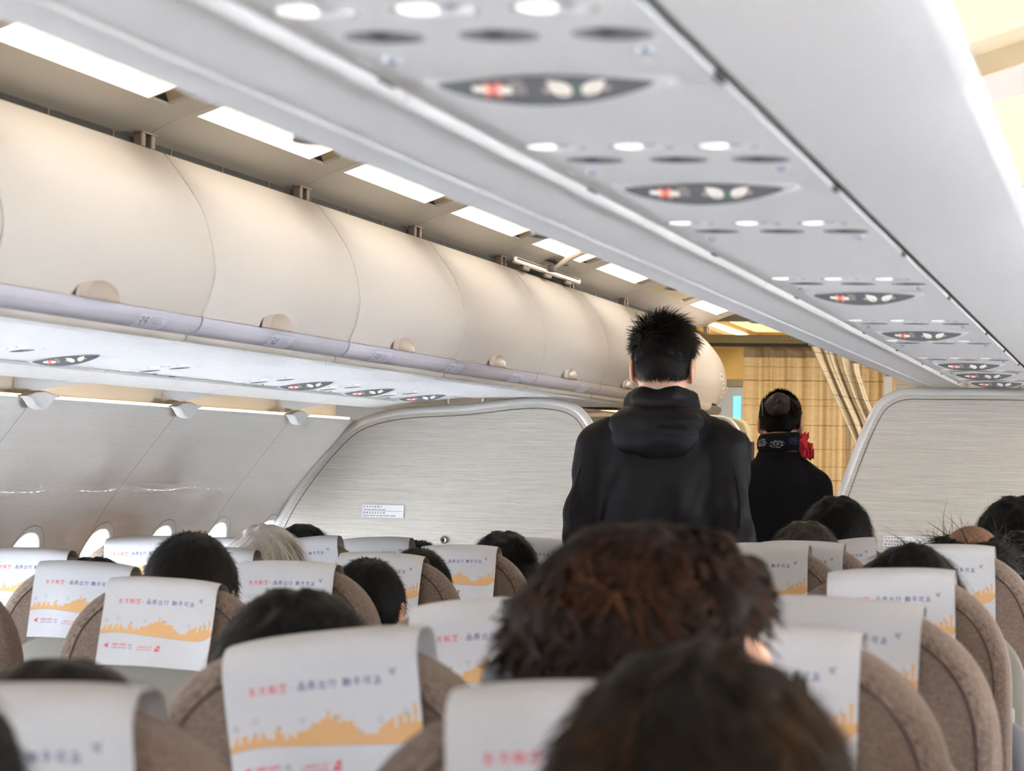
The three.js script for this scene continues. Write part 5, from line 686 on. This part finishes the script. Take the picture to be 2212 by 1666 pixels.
{ // glasses of the turned passenger
  const p = scene.children.find(o => /turned to the right/.test(o.userData.label || '')); M.frame = mat(srgb(24, 22, 22), 0.25); M.lensG = mat(lin(1, 1, 1), 0.03, { transmission: 1, thickness: 0, ior: 1.4 });
  const fr = []; for (const s of [-1, 1]) { const t = new THREE.TorusGeometry(0.023, 0.0022, 8, 28); t.scale(1.12, 0.85, 1); t.translate(s * 0.034, HC + 0.0, -0.118); fr.push(t); fr.push(tube([[s * 0.060, HC + 0.004, -0.116], [s * 0.078, HC + 0.006, -0.08], [s * 0.083, HC + 0.006, 0.0]], 0.002, 12, 6)); } fr.push(tube([[-0.010, HC + 0.004, -0.120], [0, HC + 0.007, -0.123], [0.010, HC + 0.004, -0.120]], 0.002, 8, 6));
  const gm = part('glasses', merge(fr), M.frame, p, 'thin dark glasses frame'); for (const s of [-1, 1]) { const l = new THREE.CircleGeometry(0.023, 24); l.scale(1.12, 0.85, 1); l.translate(s * 0.034, HC, -0.118); part('lens', l, M.lensG, gm); } }

// ------------------------------------------------------------------ the standing man in a dark hooded jacket
M.jacket = mat(lin(0.005, 0.0042, 0.0058), 0.58, { specularIntensity: 0.34 }); M.trousers = mat(lin(0.012, 0.012, 0.014), 0.8); M.shirt = mat(srgb(236, 236, 238), 0.8);
{
  const p = thing('person', 'man standing in the aisle in a black hooded jacket, seen from behind', 'person', [-1.15, FLOOR, -7.61]);
  const HY = 1.622, skel = (x, y, z) => { const ax = Math.abs(x); let d = ell(x, y, z, [0, 1.30, -0.01], [0.165, 0.21, 0.10]); d = smin(d, ell(x, y, z, [0, 1.00, -0.01], [0.150, 0.17, 0.10]), 0.08); d = smin(d, cap(ax, y, z, [0, 1.465, 0.0], [0.150, 1.415, 0.0], 0.055, 0.052), 0.04); d = smin(d, cap(x, y, z, [0, 1.44, 0.01], [0, 1.54, 0.018], 0.060, 0.056), 0.03);
    let a = cap(ax, y, z, [0.170, 1.40, 0.0], [0.208, 1.16, 0.05], 0.050, 0.040); a = smin(a, cap(ax, y, z, [0.208, 1.16, 0.05], [0.165, 1.00, -0.17], 0.040, 0.028), 0.02); d = smin(d, a, 0.02);
    let l = cap(ax, y, z, [0.085, 0.92, -0.01], [0.09, 0.50, -0.01], 0.082, 0.058); l = smin(l, cap(ax, y, z, [0.09, 0.50, -0.01], [0.095, 0.09, 0.01], 0.056, 0.038), 0.03); l = smin(l, cap(ax, y, z, [0.095, 0.05, 0.01], [0.105, 0.035, -0.13], 0.04, 0.032), 0.02); return smin(d, l, 0.05); };
  const body = part('body', mergeIdx([netsGeo(skel, [-0.29, 0.0, -0.26], [0.29, 1.54, 0.15], 0.0135), place3(headGeo, mtx([0, HY, 0], [0, 0, 0], [1.02, 1.03, 1.02])), place3(handGeo, mtx([0.165, 1.00, -0.17], [0.5, 0.2, 0])), place3(flipX(handGeo), mtx([-0.165, 1.00, -0.17], [0.5, -0.2, 0]))]), (M.skinMan = mat(srgb(232, 178, 146), 0.5, { transmission: 0 })), p);
  part('eyes', eyeGeo, M.eye, body).position.y = HY; part('irises', irisGeo, M.iris, body).position.y = HY;
  // jacket with soft vertical folds
  const fold = (x, y, z) => 0.0050 * Math.sin(x * 48 + 3 * Math.sin(y * 7) + z * 10) * smooth(1.40, 1.15, y) + 0.008 * noise(x * 15 + y * 4, y * 4.5 + x * 3, z * 12) + 0.007 * noise(x * 30 - y * 9, y * 12, z * 30 + 5) + 0.0045 * Math.sin(y * 62 + x * 40 * Math.sign(x)) * smooth(0.16, 0.2, Math.abs(x)) * smooth(1.42, 1.2, y);
  const torso = (x, y, z) => { const ax = Math.abs(x); let d = ell(x, y, z, [0, 1.27, 0.005], [0.200, 0.25, 0.128]); d = smin(d, ell(x, y, z, [0, 1.00, 0.0], [0.198, 0.34, 0.132]), 0.10); d = smin(d, cap(ax, y, z, [0.02, 1.475, 0.008], [0.150, 1.418, 0.004], 0.060, 0.064), 0.04); return d; };
  const sleeve = (x, y, z) => { const ax = Math.abs(x); let a = cap(ax, y, z, [0.172, 1.395, 0.003], [0.203, 1.16, 0.05], 0.070, 0.060); return smin(a, cap(ax, y, z, [0.203, 1.16, 0.05], [0.165, 1.00, -0.165], 0.058, 0.040), 0.03); };
  const jg = netsGeo((x, y, z) => { let d = smin(torso(x, y, z), sleeve(x, y, z), 0.012) + fold(x, y, z); d = Math.max(d, 0.80 - y); d = Math.max(d, y - 1.545 + 0.4 * Math.max(0, -z)); return Math.max(d, -cap(Math.abs(x), y, z, [0.165, 0.99, -0.185], [0.16, 0.9, -0.4], 0.05, 0.06)); }, [-0.30, 0.78, -0.26], [0.30, 1.56, 0.18], 0.0075);
  const jk = part('jacket', jg, M.jacket, p, 'black windproof jacket');
  const hood = netsGeo((x, y, z) => { const ax = Math.abs(x); const ringd = Math.hypot(Math.hypot(x * 0.98, (z - 0.005) * 0.92) - 0.080, (y - 1.515 - 0.10 * (z - 0.02)) * 0.62) - 0.026;
    let a = ell(x, y, z, [0, 1.462, 0.105], [0.132, 0.052, 0.050]); a = smin(a, cap(ax, y, z, [0.08, 1.47, 0.07], [0.118, 1.475, 0.0], 0.04, 0.022), 0.02); let b = ell(x, y, z, [0, 1.425, 0.108], [0.122, 0.062, 0.046]);
    const n = 0.005 * noise(x * 18 + 4, y * 40, z * 18) + 0.0025 * noise(x * 40, y * 60, z * 40); return smin(smin(ringd, a, 0.006), b, 0.004) + n; }, [-0.18, 1.34, -0.14], [0.18, 1.585, 0.20], 0.006);
  part('hood', hood, M.jacket, jk, 'folded hood behind the neck');
  for (const s of [-1, 1]) { const st = [[0.190, 1.40, 0.066], [0.225, 1.30, 0.085], [0.236, 1.20, 0.103], [0.222, 1.12, 0.100]].map(q => [q[0] * s, q[1], q[2] - 0.004]); part('sleeve_seam', tube(st, 0.0022, 24, 6), M.jacket, jk); }
  const col = new THREE.TorusGeometry(0.064, 0.008, 10, 40); col.rotateX(Math.PI / 2 - 0.12); col.scale(1, 1.6, 1.0); col.translate(0, 1.552, 0.016); part('shirt_collar', col, M.shirt, p, 'sliver of white collar');
  part('trousers', netsGeo((x, y, z) => { let d = skel(x, y, z) - 0.018 + 0.005 * noise(x * 14, y * 8, z * 14); d = Math.max(d, y - 0.98); return Math.max(d, 0.07 - y); }, [-0.25, 0.04, -0.2], [0.25, 1.0, 0.16], 0.0135), M.trousers, p);
  for (const s of [-1, 1]) part('shoe', rbox(0.095, 0.08, 0.27, 0.035, s * 0.10, 0.045, -0.05, 4), M.shoe, p);
  const h = part('hair', H.spiky, HM.black, p, 'short black hair, spiky on top'); h.position.y = HY; h.scale.set(1.0, 1.09, 1.03); const st = part('stubble', H.stubble, HM.dark, h, 'cropped fade above the neck'); st.scale.set(1.04, 0.99, 1.11);
}
// ------------------------------------------------------------------ the woman in navy
M.navy = mat(lin(0.004, 0.0045, 0.008), 0.85, { specularIntensity: 0.4 });
{
  const p = thing('person', 'woman in a navy uniform with hair bun, navy scarf and red rosette', 'person', [-1.125, FLOOR, -10.06]);
  const HY = 1.512, k = 0.95, sway = [0.0, 0.0], skel = (x, y, z) => { const ax = Math.abs(x); let d = ell(x, y, z, [0, 1.19, -0.005], [0.135, 0.19, 0.085]); d = smin(d, ell(x, y, z, [0, 0.93, 0.0], [0.150, 0.14, 0.10]), 0.08); d = smin(d, cap(ax, y, z, [0, 1.345, 0.002], [0.130, 1.300, 0.002], 0.046, 0.044), 0.04); d = smin(d, cap(x, y, z, [0, 1.33, 0.01], [0, 1.44, 0.012], 0.050, 0.046), 0.03);
    let a = cap(ax, y, z, [0.140, 1.285, 0.0], [0.172, 1.04, 0.04], 0.040, 0.034); a = smin(a, cap(ax, y, z, [0.172, 1.04, 0.04], [0.10, 0.98, -0.16], 0.034, 0.023), 0.02); d = smin(d, a, 0.02);
    let l = cap(ax, y, z, [0.08, 0.86, 0], [0.075, 0.48, 0], 0.078, 0.052); l = smin(l, cap(ax, y, z, [0.075, 0.48, 0], [0.07, 0.10, 0.01], 0.050, 0.032), 0.03); l = smin(l, cap(ax, y, z, [0.07, 0.07, 0.01], [0.075, 0.035, -0.12], 0.032, 0.026), 0.02); return smin(d, l, 0.05); };
  const body = part('body', mergeIdx([netsGeo(skel, [-0.24, 0, -0.22], [0.24, 1.45, 0.14], 0.0135), place3(headGeo, mtx([0, HY, 0], [-0.18, 0, 0.03], [k * 0.98, k, k])), place3(handGeo, mtx([0.10, 0.98, -0.16], [0.2, 0.5, 0], [0.9, 0.9, 0.9])), place3(flipX(handGeo), mtx([-0.10, 0.98, -0.16], [0.2, -0.5, 0], [0.9, 0.9, 0.9]))]), (M.skinW = mat(srgb(240, 190, 160), 0.5)), p);
  for (const [n, g, m] of [['eyes', eyeGeo, M.eye], ['irises', irisGeo, M.iris]]) { const e = part(n, g, m, body); e.position.y = HY; e.rotation.x = -0.18; e.scale.setScalar(k); }
  const jg = netsGeo((x, y, z) => { const ax = Math.abs(x); let t = ell(x, y, z, [0, 1.16, 0.0], [0.158, 0.24, 0.108]); t = smin(t, ell(x, y, z, [0, 0.90, 0.0], [0.172, 0.22, 0.118]), 0.1); t = smin(t, cap(ax, y, z, [0.0, 1.352, 0.006], [0.128, 1.296, 0.004], 0.056, 0.054), 0.05); t = smin(t, cap(x, y, z, [0, 1.31, 0.030], [0, 1.42, 0.040], 0.082, 0.074), 0.03); let a = cap(ax, y, z, [0.140, 1.28, 0.0], [0.172, 1.04, 0.04], 0.054, 0.046); a = smin(a, cap(ax, y, z, [0.172, 1.04, 0.04], [0.10, 0.98, -0.155], 0.045, 0.034), 0.02); let d = smin(t, a, 0.014) + 0.0035 * noise(x * 13, y * 7, z * 13) + 0.0015 * noise(x * 40, y * 22, z * 40); d = Math.max(d, 0.76 - y); d = Math.max(d, y - 1.408); return Math.max(d, -cap(ax, y, z, [0.095, 0.975, -0.175], [0.05, 0.95, -0.4], 0.045, 0.06)); }, [-0.26, 0.74, -0.24], [0.26, 1.42, 0.16], 0.0075);
  part('jacket', jg, M.navy, p, 'navy uniform jacket'); part('skirt', netsGeo((x, y, z) => Math.max(ell(x, y, z, [0, 0.78, 0], [0.178, 0.42, 0.125]) + 0.003 * noise(x * 12, y * 5, z * 12), y - 0.95, 0.48 - y), [-0.22, 0.46, -0.16], [0.22, 0.98, 0.16], 0.0135), M.navy, p);
  for (const s of [-1, 1]) part('shoe', rbox(0.075, 0.07, 0.235, 0.03, s * 0.073, 0.04, -0.045, 4), M.shoe, p);
  const col = new THREE.TorusGeometry(0.064, 0.006, 8, 36); col.rotateX(Math.PI / 2); col.scale(1, 1.2, 1); col.translate(0, 1.410, 0.032); part('blouse_collar', col, M.shirt, p);
  const h = part('hair', H.sleek, HM.black, p, 'sleek black hair pulled back'); h.position.y = HY; h.rotation.set(-0.18, 0, 0.03); h.scale.set(k * 0.99, k * 1.02, k); const nape = part('nape_hair', H.stubble, HM.black, h); nape.scale.set(1.02, 1.0, 1.12);
  const bun = netsGeo((x, y, z) => ell(x, y, z, [0, 0, 0], [0.049, 0.046, 0.036]) + 0.0025 * noise(x * 40, y * 40, z * 40) + 0.0018 * Math.sin(Math.atan2(y, x) * 3 + Math.hypot(x, y) * 160), [-0.06, -0.06, -0.05], [0.06, 0.06, 0.05], 0.004); bun.deleteAttribute('uv'); bun.translate(0.003, 0.045, 0.112); part('bun', bun, (M.bun = mat(lin(0.016, 0.0095, 0.0105), 0.45)), h, 'round dark bun in a net'); part('hair_pin', tube([[-0.062, 0.062, 0.085], [-0.060, 0.035, 0.094], [-0.058, 0.008, 0.092]], 0.0012, 10, 5), M.metal, h);
  // scarf
  const sc = canv(512, 128), x = sc.getContext('2d'); x.fillStyle = '#14161f'; x.fillRect(0, 0, 512, 128); const r = rng(8); for (let q = 0; q < 7; q++) { const cx = 36 + q * 73, cy = 58 + (q % 2) * 16; for (let i = 0; i < 150; i++) { const a = r() * 6.3, d = Math.sqrt(r()) * 27; x.fillStyle = q % 3 === 1 ? 'rgba(70,80,130,0.9)' : 'rgba(222,224,230,0.9)'; if (r() < 0.75) x.fillRect(cx + Math.cos(a) * d * 1.1, cy + Math.sin(a) * d, 1.5 + r() * 4, 1 + r() * 2.5); } } const sm = mat(lin(1, 1, 1), 0.85, { specularIntensity: 0.25 }); sm.map = canvTex(sc);
  part('scarf', gridGeo(60, 16, (u, v) => { const a = u * Math.PI * 2 - Math.PI, b = (v - 0.5) * 2, rr = 0.066 + 0.012 * Math.sqrt(1 - b * b * 0.98) + 0.003 * Math.sin(a * 3 + b * 2), y = 1.440 + b * 0.034 + 0.006 * Math.sin(a + 0.6); return [Math.sin(a) * rr, y - 0.012 * Math.cos(a) * 0.3, 0.036 + Math.cos(a) * rr * 1.05, u * 1.0, v]; }), sm, p, 'navy scarf with white paisley print');
  // rosette of gathered red cloth
  const rg = thing2(p); function thing2(par) { M.rose = mat(srgb(226, 58, 80), 0.7, { side: THREE.DoubleSide }); const g = []; const rr = rng(19); for (let i = 0; i < 26; i++) { const a = rr() * 6.283, e = (rr() - 0.5) * 2, R = 0.010 + 0.024 * rr(), cx = Math.cos(a) * R, cy = e * 0.038, cz = Math.sin(a) * R, s = 0.012 + 0.008 * rr(), ph = rr() * 6; g.push(gridGeo(10, 5, (u, v) => { const t = (u - 0.5) * 2.6 + ph, q = s * (0.7 + 0.5 * v); return [cx + Math.cos(t) * q, cy + (v - 0.5) * s * 1.4 + 0.003 * Math.sin(t * 5), cz + Math.sin(t) * q]; })); } const c = netsGeo((x, y, z) => ell(x, y, z, [0, 0, 0], [0.026, 0.042, 0.024]) + 0.005 * noise(x * 90, y * 90, z * 90), [-0.04, -0.055, -0.04], [0.04, 0.055, 0.04], 0.004); g.push(c); return part('rosette', merge(g), M.rose, par, 'crimson gathered cloth rosette'); }
  rg.position.set(0.083, 1.425, 0.028); rg.rotation.z = 0.32;
}
renderer.render(scene, camera);
